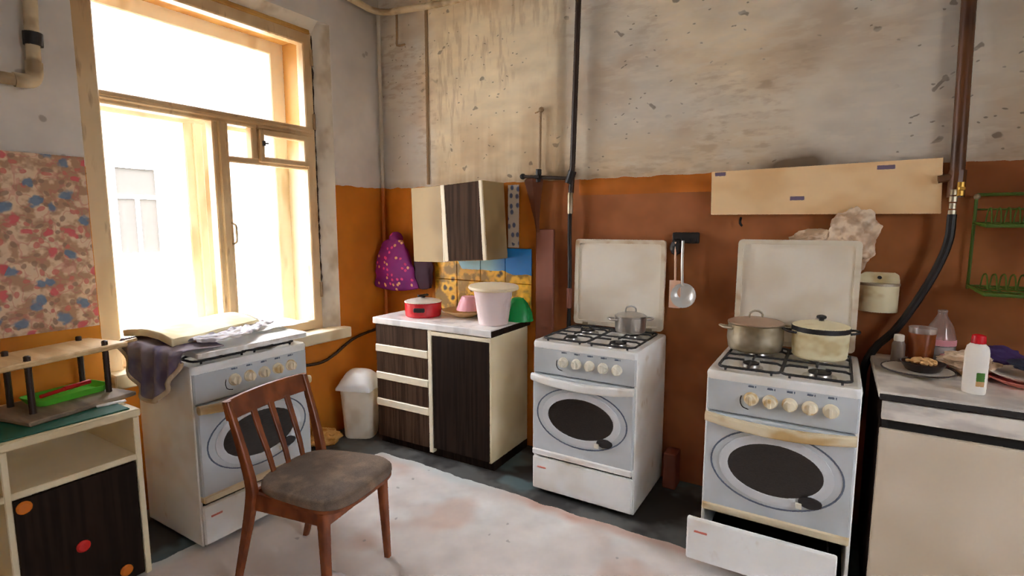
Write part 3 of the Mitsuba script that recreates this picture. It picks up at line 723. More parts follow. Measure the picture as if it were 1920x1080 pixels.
# ---------------------------------------------------------------- posters, strips, boards on the back wall
ps = thing('sunflower_poster', 'sunflower field picture of tiles with blue sky behind the corner cabinet', 'poster')
for i in range(4):
    x0 = 0.515 + 0.194 * i
    for z0, z1 in ((0.853, 1.06), (1.064, 1.285)):
        part(ps, 'tile', box(x0, x0 + 0.190, -0.040, -0.030, z0, z1 - 0.06 * (i < 2 and z0 > 1), 0.002), 'm_sunflower')
solo('wallpaper_strip', box(1.113, 1.192, -0.034, -0.028, 1.290, 1.682, 0.001), 'm_strip', 'narrow floral wallpaper strip hanging beside the wall cabinet', 'wallpaper')
solo('plank', box(1.33, 1.45, -0.060, -0.036, 0.0, 1.408, 0.004), 'm_mauve', 'pinkish brown upright plank against the wall between cabinet and stove', 'plank', smooth=False)
t = thing('cardboard_panel', 'long tan cardboard panel taped to the wall above the stove', 'panel')
pan = Polygon([(2.343, 1.487), (3.272, 1.484), (3.262, 1.716), (2.338, 1.702)])
part(t, 'sheet', mv(extrude(pan, 0.010, 'y'), y=-0.042), 'm_board', smooth=False)
for x0, x1, z, m in ((2.355, 2.405, 1.690, 'm_tape'), (3.035, 3.100, 1.688, 'm_tape'), (2.700, 2.760, 1.562, 'm_tape')):
    part(t, 'tape', box(x0, x1, -0.0445, -0.041, z - 0.010, z + 0.008, 0.0005), m)
A = place(0, 0, 0)
gy, gzz = np.meshgrid(np.linspace(-2.95, -1.846, 60), np.linspace(0.975, 1.735, 40), indexing='ij')
P = np.stack([0.006 + 0.004 * meshkit.fbm(np.stack([gy * 6, gzz * 6, 0 * gy], -1), 3, 2), gy, gzz], -1)
solo('wallpaper_sheet', sheet(P[:, ::-1], 0.002), 'm_wallpaper', 'floral wallpaper sheet with red and blue flowers left of the window', 'wallpaper', smooth=True)

# ---------------------------------------------------------------- pipes
solo('black_pipe', tube([[1.602, -0.055, RZ], [1.590, -0.055, 2.682], [1.568, -0.055, 1.80], [1.560, -0.055, 1.62]], 0.016, 12), 'm_pipe_black', 'black vertical gas pipe above the left back-wall stove', 'pipe')
t = thing('gas_branch_pipe', 'dark horizontal gas branch with valve below the black pipe', 'pipe')
part(t, 'pipe', tube([[1.235, -0.062, 1.728], [1.30, -0.062, 1.722], [1.56, -0.062, 1.703]], 0.011, 10), 'm_pipe_black')
part(t, 'valve', M(tube([[1.348, -0.062, 1.69], [1.348, -0.062, 1.765]], 0.017, 10), tube([[1.332, -0.08, 1.72], [1.365, -0.08, 1.72]], 0.012, 8)), 'm_black')
part(t, 'end_cap', X(trimesh.creation.icosphere(2, 0.018), place(1.238, -0.062, 1.728)), 'm_black')
part(t, 'coupling', tube([[1.545, -0.058, 1.675], [1.57, -0.058, 1.745]], 0.024, 12), 'm_black')
solo('thin_rod', M(tube([[1.348, -0.046, 1.77], [1.350, -0.046, 2.10]], 0.007, 8), X(trimesh.creation.icosphere(2, 0.016), place(1.352, -0.04, 2.115)), tube([[1.35, -0.04, 2.11], [1.31, -0.04, 2.10]], 0.004, 6)), 'm_pipe_tan',
     'thin upright rod with a dark knob on the bare wall above the valve', 'rod')
t = thing('gas_hose', 'thin black gas hose falling behind the left back-wall stove', 'hose')
part(t, 'hose', tube(curve([[1.558, -0.06, 1.62], [1.556, -0.06, 1.40], [1.560, -0.06, 1.18], [1.560, -0.058, 1.02], [1.557, -0.055, 0.90], [1.552, -0.055, 0.60]], 40), 0.012, 9), 'm_rubber')
part(t, 'joint', tube([[1.560, -0.058, 1.06], [1.557, -0.057, 0.94]], 0.017, 12), 'm_mauve')
part(t, 'fitting', tube([[1.558, -0.06, 1.50], [1.558, -0.06, 1.62]], 0.016, 10), 'm_dull_steel')
solo('brown_pipe', tube([[0.462, -0.020, 2.875], [0.459, -0.024, 1.712]], 0.011, 10), 'm_pipe_tan', 'thin tan vertical pipe on the bare wall above the wall cabinet', 'pipe')
solo('corner_pipe', tube(curve([[0.062, -0.06, 2.905], [0.062, -0.06, 2.82], [0.040, -0.036, 2.76], [0.034, -0.034, 2.6], [0.034, -0.034, 1.8], [0.034, -0.034, 0.9], [0.034, -0.034, 0.45]], 42), 0.013, 10), 'm_pipe_corner', 'thin vertical pipe in the room corner, painted orange below', 'pipe')
solo('ceiling_pipe', tube(curve([[0.06, -2.0, 2.96], [0.06, -0.9, 2.935], [0.06, -0.30, 2.915], [0.065, -0.12, 2.905], [0.14, -0.06, 2.895], [0.30, -0.055, 2.882], [0.76, -0.06, 2.852], [1.4, -0.06, 2.90], [1.5, -0.06, 3.1]], 80), 0.021, 12), 'm_pipe_cream',
     'cream pipe bending round the corner just below the ceiling', 'pipe')
solo('pipe_stub', tube(curve([[0.212, -0.035, 2.88], [0.210, -0.035, 2.72], [0.214, -0.038, 2.67], [0.28, -0.035, 2.665]], 20), 0.008, 8), 'm_pipe_tan', 'short hooked stub hanging below the ceiling pipe', 'pipe')
t = thing('heating_pipe', 'cream heating pipe with an elbow and black coupling left of the window', 'pipe')
part(t, 'pipe', tube(curve([[0.045, -1.985, RZ], [0.045, -1.988, 2.5], [0.045, -1.997, 2.22], [0.045, -2.000, 2.08], [0.045, -2.006, 2.035], [0.045, -2.035, 2.018], [0.045, -2.12, 2.016], [0.045, -2.6, 2.016]], 60), 0.024, 14), 'm_pipe_cream')
part(t, 'coupling', tube([[0.045, -1.995, 2.215], [0.045, -1.996, 2.165]], 0.033, 14), 'm_black')
part(t, 'elbow', tube(curve([[0.045, -2.000, 2.10], [0.045, -2.004, 2.045], [0.045, -2.02, 2.022], [0.045, -2.07, 2.016]], 20), 0.029, 14), 'm_pipe_cream')
solo('gas_riser', tube([[3.272, -0.055, RZ], [3.290, -0.055, 2.5], [3.312, -0.055, 1.60]], 0.025, 14), 'm_pipe_brown', 'thick dark brown vertical pipe right of the cardboard panel', 'pipe')
t = thing('gas_valve_hose', 'black gas hose with brass valve curving down behind the right stove', 'hose')
part(t, 'tee', M(tube([[3.25, -0.06, 1.625], [3.33, -0.06, 1.64]], 0.016, 10), tube([[3.312, -0.055, 1.55], [3.312, -0.055, 1.66]], 0.030, 12)), 'm_pipe_brown')
part(t, 'valve', M(tube([[3.322, -0.088, 1.555], [3.322, -0.088, 1.610]], 0.012, 10), box(3.312, 3.334, -0.11, -0.09, 1.575, 1.590, 0.003)), 'm_brass')
part(t, 'fitting', M(*[tube([[3.302, -0.085, 1.475 + 0.028 * i], [3.302, -0.085, 1.497 + 0.028 * i]], 0.014 - 0.002 * (i % 2), 10) for i in range(4)]), 'm_dull_steel')
part(t, 'hose', tube(curve([[3.303, -0.085, 1.48], [3.300, -0.085, 1.37], [3.270, -0.08, 1.25], [3.215, -0.075, 1.11], [3.150, -0.075, 0.98], [3.080, -0.085, 0.890], [3.045, -0.09, 0.80], [3.040, -0.095, 0.70], [3.035, -0.10, 0.55]], 60), 0.0165, 10), 'm_rubber')
solo('wall_cable', tube(curve([[0.016, -1.0, 0.56], [0.016, -0.80, 0.535], [0.016, -0.63, 0.522], [0.016, -0.52, 0.552], [0.016, -0.40, 0.610], [0.016, -0.28, 0.645], [0.016, -0.05, 0.668]], 40), 0.010, 8), 'm_pipe_black', 'dark cable along the orange wall under the window sill', 'cable')

# ---------------------------------------------------------------- hanging things
def cloth_bag(cx, cy, z0, z1, w0, w1, dep, seed, n=40, m=36, amp=0.18):
    rings = []
    for i in range(n):
        u = i / (n - 1)
        wdt = (w0 * (1 - u) ** 0.6 + w1 * u ** 0.8) if True else 0
        wdt *= math.sqrt(max(0.02, min(1, (u + 0.01) * 14))) * math.sqrt(max(0.02, min(1, (1.005 - u) * 16)))
        a = np.arange(m) * 2 * np.pi / m
        p = np.stack([np.cos(a), np.sin(a), np.full(m, u * 3)], 1)
        k = 1 + amp * 2 * (meshkit.fbm(p * 2.2 + seed * 3.1, 3, seed) - 0.5) + 0.08 * np.sin(a * 5 + seed + 2 * u)
        rings.append(np.stack([cx + wdt * k * np.cos(a), cy + dep * (0.5 + 0.5 * math.sin(math.pi * min(1, u * 1.1))) * k * np.sin(a), np.full(m, z0 + (z1 - z0) * u)], 1))
    return loft(rings)


t = thing('purple_bag', 'purple patterned fabric bag hanging in the corner left of the wall cabinet', 'bag')
part(t, 'bag', cloth_bag(0.200, -0.105, 0.965, 1.34, 0.205, 0.05, 0.055, 2), 'm_purple_bag', smooth=True)
part(t, 'gathered_top', X(trimesh.creation.icosphere(3, 0.05), place(0.205, -0.09, 1.335)), 'm_purple_bag')
solo('dark_cloth_bag', cloth_bag(0.445, -0.085, 0.985, 1.21, 0.070, 0.065, 0.028, 5), 'm_dark_cloth', 'dark violet cloth hanging half behind the purple bag', 'cloth', smooth=True)
# folded umbrella-like cloth on the gas branch
solo('folded_cloth', loft([np.stack([np.array([0.078, 0.0, -0.078, 0.0]) * s_ + cx, np.array([0, -0.02, 0, 0.02]) * (0.4 + 0.6 * s_) - 0.062, np.full(4, z)], 1)[::-1] for s_, cx, z in
                           ((0.14, 1.345, 1.39), (0.22, 1.338, 1.46), (0.50, 1.325, 1.58), (0.85, 1.315, 1.70), (0.7, 1.315, 1.713))][::1]), 'm_cloth_brown', 'dark brown folded cloth hanging to a point below the gas branch', 'cloth')
# ladle, spatula and their rack
solo('utensil_rack', M(box(2.150, 2.288, -0.040, -0.012, 1.338, 1.396, 0.006), *[tube([[x, -0.03, 1.36], [x, -0.052, 1.345], [x, -0.054, 1.362]], 0.004, 6) for x in (2.165, 2.205, 2.245, 2.27)],
                       X(blob((0, 0, 0), (0.032, 0.02, 0.045), 0.3, 2, 3, 4), place(2.172, -0.035, 1.318))), 'm_black', 'small black utensil rack on the brown wall beside the stove lid', 'rack')
t = thing('ladle', 'metal ladle hanging bowl down from the black rack', 'ladle')
part(t, 'handle', tube(curve([[2.212, -0.060, 1.352], [2.213, -0.062, 1.25], [2.217, -0.062, 1.15], [2.220, -0.060, 1.115]], 16), [0.009] * 5 + [0.008] * 10 + [0.007], 8) if False else tube(curve([[2.212, -0.060, 1.352], [2.213, -0.062, 1.25], [2.217, -0.062, 1.15], [2.220, -0.060, 1.115]], 15), 0.0075, 8), 'm_ladle')
u = np.linspace(0, math.pi / 2, 9)
cup = lathe([(0.066 * math.cos(a), -0.042 * math.sin(a)) for a in u[::-1][1:]] + [(0.062 * math.cos(a), -0.038 * math.sin(a)) for a in u[:-1]], 30)
part(t, 'bowl', X(cup, place(2.228, -0.080, 1.065, rx=76)), 'm_ladle', smooth=60)
t = thing('spatula', 'pale spatula hanging behind the ladle at the stove lid', 'spatula')
part(t, 'handle', tube([[2.172, -0.050, 1.345], [2.176, -0.048, 1.14]], 0.006, 8), 'm_pink_plate')
part(t, 'blade', X(box(-0.030, 0.030, -0.003, 0.003, -0.15, 0.0, 0.002), place(2.176, -0.046, 1.14)), 'm_pink_plate')
# plastic bag on a nail
t = thing('plastic_bag', 'crumpled pale plastic bag hanging behind the right stove lid', 'bag')
part(t, 'bag', X(blob((0, 0, 0), (0.095, 0.045, 0.135), 0.35, 2.4, 5, 6), place(2.965, -0.085, 1.365, ry=8)), 'm_plastic_bag', smooth=20)
part(t, 'bag_tail', X(blob((0, 0, 0), (0.085, 0.030, 0.045), 0.4, 2.8, 4, 9), place(2.80, -0.070, 1.370, ry=-10)), 'm_plastic_bag', smooth=20)
solo('wall_hook', tube(curve([[2.482, -0.004, 1.47], [2.482, -0.03, 1.455], [2.486, -0.036, 1.44], [2.49, -0.026, 1.432]], 12), 0.006, 7), 'm_black', 'small black hook in the wall under the cardboard panel', 'hook')
solo('nail', tube([[2.903, -0.0, 1.478], [2.903, -0.06, 1.470], [2.900, -0.062, 1.44]], 0.010, 8), 'm_black', 'dark nail under the cardboard that carries the plastic bag', 'nail')
# enamel salt box
t = thing('salt_box', 'cream enamel wall box with a dark hang hole, right of the stove lid', 'container')
o = [(3.003 + 0.0, 1.05), (3.155, 1.05), (3.155, 1.19), (3.150, 1.213), (3.135, 1.224), (3.023, 1.224), (3.008, 1.213), (3.003, 1.19)]
part(t, 'back_plate', mv(extrude(Polygon(o), 0.006, 'y'), y=-0.020), 'm_enamel_cream')
a = np.linspace(0, math.pi, 22)
half = np.stack([3.079 - 0.076 * np.cos(a), -0.018 - 0.062 * np.sin(a)], 1)
part(t, 'bin', extrude(Polygon(half), 0.118, 'z'), 'm_enamel_cream', place(0, 0, 1.048))
part(t, 'lid', extrude(Polygon(np.stack([3.079 - 0.080 * np.cos(a), -0.016 - 0.068 * np.sin(a)], 1)), 0.010, 'z'), 'm_dull_steel', place(0, 0, 1.166))
part(t, 'hang_hole', mv(ellipse_disc(3.079, 1.200, 0.008, 0.008, 0.003, 16), y=-0.0225), 'm_black')
# dish rack on the right
t = thing('dish_rack', 'green wire dish rack on the wall at the right edge', 'rack')
r0, r1 = 3.385, 3.95
fr = [tube([[r0, -0.03, 1.560], [r0, -0.03, 1.170]], 0.006, 7), tube([[r1, -0.03, 1.560], [r1, -0.03, 1.170]], 0.006, 7), tube([[r0, -0.03, 1.560], [r1, -0.03, 1.560]], 0.007, 7), tube([[r0, -0.03, 1.50], [r1, -0.03, 1.50]], 0.004, 6)]
part(t, 'back_frame', M(*fr), 'm_green_wire')
for z, dep in ((1.445, 0.16), (1.185, 0.24)):
    o = np.array([[r0, -0.03, z], [r0 + 0.01, -0.03 - dep, z - 0.012], [r1, -0.03 - dep, z - 0.012], [r1, -0.03, z]])
    sh = part(t, 'shelf', M(tube(o, 0.007, 7), *[tube([[r0, -0.03 - dep * q, z - 0.012 * q], [r1, -0.03 - dep * q, z - 0.012 * q]], 0.0045, 6) for q in (0.02, 0.33, 0.66)],
              *[tube([[r0 + 0.02 + 0.028 * i, -0.035, z], [r0 + 0.02 + 0.028 * i, -0.03 - dep, z - 0.010]], 0.003, 5) for i in range(19)]), 'm_green_wire')
    for i in range(19):
        x = r0 + 0.025 + 0.028 * i
        part(sh, 'prong', tube(curve([[x, -0.04 - dep * 0.3, z], [x + 0.004, -0.05 - dep * 0.3, z + 0.05], [x + 0.008, -0.05 - dep * 0.45, z + 0.055], [x + 0.010, -0.04 - dep * 0.6, z]], 10), 0.0028, 5), 'm_green_wire')
part(t, 'hook', X(trimesh.creation.icosphere(2, 0.012), place(r0, -0.035, 1.552)), 'm_dull_steel')

# ---------------------------------------------------------------- things on the corner cabinet
TZ = 0.846
t = thing('plastic_bucket', 'pinkish plastic bucket with a wide cream lid on the corner cabinet', 'bucket')
A = place(1.178, -0.305, TZ)
part(t, 'body', lathe([(0.083, 0), (0.088, 0.006), (0.116, 0.205), (0.119, 0.212), (0.112, 0.214)], 40), 'm_bucket', A)
part(t, 'lid', lathe([(0.118, 0.212), (0.147, 0.214), (0.150, 0.222), (0.146, 0.232), (0.120, 0.236), (0.05, 0.240)], 40, 1, 1), 'm_bucket_lid', A @ place(rx=2, ry=2))
t = thing('pink_dishes', 'pink bowl upside down on the corner cabinet behind the bucket', 'bowl')
part(t, 'bowl', lathe([(0.082, 0.048), (0.078, 0.058), (0.062, 0.10), (0.048, 0.128), (0.046, 0.134), (0.03, 0.134)], 32), 'm_pink', place(0.915, -0.19, TZ))
solo('tan_plate', lathe([(0.05, 0.0), (0.075, 0.012), (0.145, 0.042), (0.148, 0.047), (0.142, 0.046), (0.07, 0.018)], 40), 'm_tan_plate', 'pinkish tan plate under the pink bowl on the corner cabinet', 'plate', A=place(0.885, -0.19, TZ))
solo('green_bowl', lathe([(0.128, 0.0), (0.130, 0.006), (0.118, 0.055), (0.085, 0.115), (0.045, 0.150), (0.02, 0.156)], 36), 'm_green', 'green plastic bowl turned over on the right end of the corner cabinet', 'bowl', A=place(1.238, -0.118, TZ) @ np.diag([0.78, 0.62, 0.92, 1]))

# ---------------------------------------------------------------- waste bin and paper
t = thing('waste_bin', 'white plastic waste bin with a swing lid between wall and corner cabinet', 'bin')
A = place(0.188, -0.455, 0, rz=28)
ring = lambda W, D, r, z, dy=0: np.concatenate([rrect(W, D, r, 6) + [0, dy], np.full((28, 1), z)], 1)
part(t, 'body', loft([ring(0.19, 0.165, 0.05, 0.0), ring(0.20, 0.175, 0.05, 0.01), ring(0.235, 0.21, 0.05, 0.34)]), 'm_bin', A, smooth=50)
rings = []
for i in range(17):
    q = i / 16
    y = -0.114 + 0.228 * q
    hz = 0.010 + 0.112 * math.sin(math.pi * min(1.0, 0.06 + q * 0.86)) ** 0.75
    tt = np.linspace(-1, 1, 15)
    top = np.stack([0.122 * tt, np.full(15, y), 0.342 + hz * (1 - np.abs(tt) ** 4 * 0.75)], 1)
    rings.append(np.vstack([[[-0.122, y, 0.336]], top, [[0.122, y, 0.336]]])[::-1])
part(t, 'swing_lid', loft(rings), 'm_bin_lid', A @ place(rz=-8), smooth=60)
solo('paper_bag', blob((0, 0, 0), (0.10, 0.075, 0.055), 0.5, 2.2, 4, 3), 'm_paper_bag', 'crumpled yellow brown paper bag on the floor by the orange wall', 'paper bag', A=place(0.105, -0.705, 0.048, rz=60), smooth=20)
solo('paper_scrap', sheet(np.stack(list(np.meshgrid(np.linspace(-0.03, 0.03, 6), np.linspace(-0.02, 0.02, 5), indexing='ij')) + [0.006 * rng.random((6, 5)) + 0.004], -1), 0.001), 'm_white_cloth', 'small scrap of white paper on the floor in front of the chair', 'paper', A=place(1.24, -1.57, 0, rz=20))
solo('floor_block', box(2.165, 2.235, -0.125, -0.02, 0.0, 0.20, 0.006), 'm_mauve', 'small brownish block on the floor at the wall right of the stove', 'block')

# ---------------------------------------------------------------- chair
A = place(1.016, -1.605, 0, rz=math.degrees(0.18))
ch = thing('dining_chair', 'brown wooden chair with a worn grey brown fabric seat in front of the window stove', 'chair')


def leg(p0, p1, s0, s1, tilt=None):
    """tapering rounded-square leg from p0 (top) to p1 (bottom)"""
    rs = []
    for q in np.linspace(0, 1, 6):
        c_ = np.asarray(p0) * (1 - q) + np.asarray(p1) * q
        s_ = s0 * (1 - q) + s1 * q
        o_ = rrect(s_, s_, s_ * 0.3, 3)
        rs.append(np.concatenate([o_ + c_[:2], np.full((len(o_), 1), c_[2])], 1))
    return loft(rs[::-1])


def swept(path, wx, wy):
    rs = []
    for c_, a_, b_ in zip(path, wx, wy):
        o_ = rrect(a_, b_, min(a_, b_) * 0.3, 3)
        rs.append(np.concatenate([o_ + np.asarray(c_)[:2], np.full((len(o_), 1), c_[2])], 1))
    return loft(rs)


for s in (-1, 1):
    part(ch, 'front_leg', leg((0.325, s * 0.180, 0.40), (0.338, s * 0.190, 0.0), 0.042, 0.026), 'm_chair_wood', A)
    y = s * 0.192
    path = curve([[-0.112, y, 0.0], [-0.055, y, 0.2], [-0.008, y, 0.38], [-0.006, y, 0.46], [-0.040, y * 1.02, 0.60], [-0.092, y * 1.04, 0.772]], 20)
    zz = path[:, 2]
    part(ch, 'rear_leg', swept(path, np.interp(zz, [0, 0.4, 0.77], [0.026, 0.046, 0.026]), np.interp(zz, [0, 0.4, 0.77], [0.024, 0.032, 0.024])), 'm_chair_wood', A)
# top rail: slightly curved board
rs = []
for q in np.linspace(-1, 1, 15):
    y = q * 0.215
    x = -0.086 - 0.018 * (1 - q * q)
    z0, z1 = 0.700 + 0.0 * q, 0.772 + 0.006 * (1 - q * q)
    rs.append(np.array([[x + 0.021 - 0.0, y, z0], [x + 0.022, y, z0 + 0.006], [x, y, z1], [x - 0.014, y, z1], [x - 0.002 + 0.004, y, z0]])[::-1])
part(ch, 'top_rail', loft(rs), 'm_chair_wood', A, smooth=25)
for y in (-0.088, 0.0, 0.088):
    path = np.array([[0.004, y * 0.9, 0.425], [-0.020, y * 0.95, 0.52], [-0.055, y, 0.62], [-0.086, y, 0.712]])
    part(ch, 'slat', swept(curve(path, 12), [0.012] * 13, np.linspace(0.020, 0.028, 13)), 'm_chair_wood', A)
part(ch, 'seat_rail', M(box(-0.005, 0.34, -0.192, -0.170, 0.345, 0.415), box(-0.005, 0.34, 0.170, 0.192, 0.345, 0.415), box(0.320, 0.345, -0.185, 0.185, 0.345, 0.415), box(-0.02, 0.005, -0.18, 0.18, 0.345, 0.415)), 'm_chair_wood', A)


def seat_ring(grow, z, curvez=0.0):
    n = 44
    out = []
    for i in range(n):
        a = 2 * math.pi * i / n
        ca, sa = math.cos(a), math.sin(a)
        x = 0.19 + 0.225 * np.sign(ca) * abs(ca) ** 0.55 * (1 + grow)
        wy = 0.222 - 0.035 * (0.40 - x) / 0.4
        y = wy * np.sign(sa) * abs(sa) ** 0.55 * (1 + grow)
        out.append([x, y, z + curvez * (x - 0.19) ** 2])
    return np.array(out)


part(ch, 'seat_base', loft([seat_ring(-0.05, 0.398), seat_ring(-0.01, 0.402), seat_ring(-0.01, 0.414), seat_ring(-0.03, 0.416)]), 'm_chair_wood', A, smooth=40)
part(ch, 'seat_cushion', loft([seat_ring(-0.015, 0.414), seat_ring(0.0, 0.422), seat_ring(-0.005, 0.438), seat_ring(-0.05, 0.450), seat_ring(-0.18, 0.458), seat_ring(-0.5, 0.463)]), 'm_chair_fabric', A, smooth=50)

# ---------------------------------------------------------------- left cabinet and what stands on it
lc = thing('low_cabinet', 'cream cabinet with open shelf and dark door at the left edge', 'cabinet')
LY0, LY1, LX = -2.62, -1.942, 0.545
part(lc, 'body', M(box(0.03, LX, LY1 - 0.022, LY1, 0.0, 0.672), box(0.03, LX, -2.365, -2.345, 0.0, 0.672), box(0.03, LX, LY0, LY0 + 0.02, 0, 0.672), box(0.03, 0.045, LY0, LY1, 0, 0.672), box(0.04, LX - 0.02, LY0 + 0.01, LY1 - 0.01, 0.03, 0.05)), 'm_laminate')
part(lc, 'top', box(0.02, LX + 0.006, LY0, LY1 + 0.006, 0.674, 0.704, 0.004), 'm_laminate')
part(lc, 'shelf', box(0.04, LX - 0.002, LY0 + 0.01, LY1 - 0.015, 0.495, 0.520, 0.003), 'm_laminate')
dd = part(lc, 'door', box(LX - 0.018, LX + 0.002, -2.345, LY1 - 0.026, 0.012, 0.490, 0.003), 'm_dark_wood')
for y, z, m in ((-2.318, 0.462, 'm_knob_orange'), (-2.165, 0.235, 'm_knob_red'), (-2.035, 0.060, 'm_knob_orange')):
    if m not in scene:
        mat(m, lin(206, 110, 30) if 'orange' in m else lin(200, 40, 36), 0.35)
    part(dd, 'knob', X(lathe([(0.022, 0), (0.023, 0.006), (0.016, 0.012), (0.006, 0.013)], 24), place(LX + 0.002, y, z, ry=90)), m, label=('orange' if 'orange' in m else 'red') + ' round knob')
solo('green_mat', box(0.10, 0.530, -2.50, -1.965, 0.7045, 0.710, 0.002), 'm_green_mat', 'dark green mat under the wooden stand on the left cabinet', 'mat')
st = thing('wooden_stand', 'pale two-tier wooden stand with dark posts on the left cabinet', 'stand')
A = place(0.22, -2.06, 0.7105, rz=12)
part(st, 'base_board', box(-0.125, 0.193, -0.240, 0.150, 0.0, 0.018, 0.004), 'm_grey_wood', A)
part(st, 'top_board', box(-0.135, 0.118, -0.285, 0.185, 0.200, 0.222, 0.005), 'm_pale_wood', A)
for px_, py_ in ((-0.075, -0.155), (0.095, -0.174), (-0.105, 0.125), (0.089, 0.106)):
    q = part(st, 'post', X(lathe([(0.011, 0.018), (0.011, 0.238), (0.007, 0.241)], 14), place(px_, py_)), 'm_pipe_black', A)
part(st, 'peg', tube([[0.075, 0.17, 0.211], [0.065, 0.255, 0.214]], 0.009, 8), 'm_pale_wood', A)
t = thing('lime_tray', 'lime green plastic tray on the wooden stand base', 'tray')
B = place(0.215, -2.060, 0.7295, rz=100)
o0, o1 = rrect(0.235, 0.12, 0.02, 4), rrect(0.27, 0.15, 0.025, 4)
r3 = lambda o, z: np.concatenate([o, np.full((len(o), 1), z)], 1)
part(t, 'tray', loft([r3(o0, 0), r3(o1, 0.028), r3(o1 * 0.97, 0.028), r3(o0 * 0.97, 0.006)]), 'm_green_lime', B, smooth=30)
solo('red_knife', M(tube([[-0.10, -0.02, 0.032], [-0.01, -0.004, 0.035]], 0.008, 8), tube([[-0.01, -0.004, 0.036], [0.10, 0.02, 0.034]], 0.010, 8)), 'm_red_cap', 'red handled utensil lying across the lime tray', 'utensil', A=B)
solo('white_knife', X(box(-0.05, 0.05, -0.010, 0.010, 0, 0.008, 0.002), place(0.42, -1.985, 0.7105, rz=80)), 'm_knife', 'white paper strip on the left cabinet beside the purple cloth', 'paper')

# ---------------------------------------------------------------- cloths on the window stove
zt = 0.905
# purple cloth: over the lid corner and down the left side
nu, nv = 40, 44
P = np.zeros((nu, nv, 3))
for i in range(nu):
    u = i / (nu - 1)
    x = 0.09 + 0.53 * u
    drop = 0.26 * (1 - abs(u - 0.52) ** 1.6 * 2.6)
    for j in range(nv):
        v = j / (nv - 1)
        flat = 0.16
        s = v * (flat + drop)
        fold = 0.012 * math.sin(9 * u * 2 * math.pi / 2 + 2.0 * v)
        if s < flat:
            P[i, j] = (x, -1.62 - s, zt + 0.006 + 0.010 * math.sin(u * 17 + v * 5) * 0.4)
        else:
            q = s - flat
            r = 0.02
            P[i, j] = (x + 0.02 * math.sin(q * 14 + u * 3) * q * 3, -1.62 - flat - r * min(1, q / 0.03) - fold * min(1, q / 0.06) - 0.012, zt + 0.006 - max(0, q - 0.006))
pc = thing('purple_towel', 'purple grey towel with a cream hem draped over the left corner of the window stove', 'towel')
part(pc, 'cloth', sheet(P, 0.004), 'm_purple_cloth', smooth=True)
part(pc, 'hem', tube(P[:, -1][::1], 0.010, 7), 'm_hem', smooth=True)
gx_, gy_ = np.meshgrid(np.linspace(0, 1, 36), np.linspace(0, 1, 40), indexing='ij')
P = np.stack([0.06 + 0.34 * gx_ - 0.05 * gy_ + 0.10 * gx_ * (1 - gy_), -1.775 + 0.50 * gy_, zt + 0.020 + 0.022 * np.sin(np.pi * gx_) + 0.012 * meshkit.fbm(np.stack([gx_ * 4, gy_ * 4, 0 * gx_], -1), 3, 4)], -1)
solo('cream_blanket', sheet(P, 0.030), 'm_cream_cloth', 'folded cream blanket lying on the left half of the window stove lid', 'blanket', smooth=True)
P = np.stack([0.405 + 0.15 * gx_ + 0.06 * np.sin(gy_ * 5) - 0.10 * gy_ ** 2, -1.70 + 0.48 * gy_, zt + 0.010 + 0.032 * meshkit.fbm(np.stack([gx_ * 6, gy_ * 12, 0 * gx_], -1), 3, 8)], -1)
solo('white_cloth', sheet(P, 0.006), 'm_white_cloth', 'crumpled white cloth strip between blanket and lid edge on the window stove', 'cloth', smooth=True)
P = np.stack([0.16 + 0.33 * gx_, -1.37 + 0.30 * gy_, zt + 0.004 + 0.010 * meshkit.fbm(np.stack([gx_ * 3, gy_ * 3, 0 * gx_], -1), 2, 12)], -1)
solo('paper_sheet', sheet(P, 0.002), 'm_white_plastic', 'flat white paper on the right half of the window stove lid', 'paper', smooth=True)

# ---------------------------------------------------------------- right counter
rc = thing('counter_cabinet', 'beige counter cabinet with a pale marbled top at the right edge', 'cabinet')
x0, x1, y0 = 3.068, 4.3, -0.70
part(rc, 'body', M(box(x0 + 0.01, x0 + 0.03, y0 + 0.02, -0.06, 0.0, 0.828), box(x1 - 0.02, x1, y0 + 0.02, -0.06, 0, 0.828), box(x0 + 0.01, x1, y0 + 0.024, -0.06, 0.0, 0.828)), 'm_cavity')
part(rc, 'side_panel', box(x0 + 0.003, x0 + 0.012, y0 + 0.02, -0.06, 0.0, 0.828), 'm_dark_wood')
part(rc, 'worktop', box(x0 - 0.004, x1, y0 - 0.004, -0.045, 0.832, 0.858, 0.004), 'm_marble')
part(rc, 'worktop_edge', box(x0 - 0.002, x1, y0 - 0.006, y0 + 0.01, 0.829, 0.850, 0.002), 'm_black')
part(rc, 'drawer', box(x0 + 0.008, x1, y0 - 0.002, y0 + 0.02, 0.757, 0.822, 0.003), 'm_marble')
part(rc, 'door', box(x0 + 0.006, 3.70, y0 - 0.002, y0 + 0.02, 0.03, 0.722, 0.003), 'm_door_beige')
part(rc, 'door', box(3.705, x1, y0 - 0.002, y0 + 0.02, 0.03, 0.722, 0.003), 'm_door_beige')
RT = 0.858
t = thing('detergent_bottle', 'white detergent bottle with a red cap near the counter front', 'bottle')
A = place(3.34, -0.565, RT + 0.001, rz=-25)
part(t, 'body', lathe([(0.030, 0), (0.033, 0.004), (0.034, 0.05), (0.0335, 0.11), (0.034, 0.145), (0.030, 0.165), (0.018, 0.178), (0.016, 0.180)], 32, 1.0, 0.75), 'm_white_plastic', A)
part(t, 'cap', lathe([(0.020, 0.176), (0.021, 0.180), (0.019, 0.203), (0.012, 0.206)], 24), 'm_red_cap', A)
lab = []
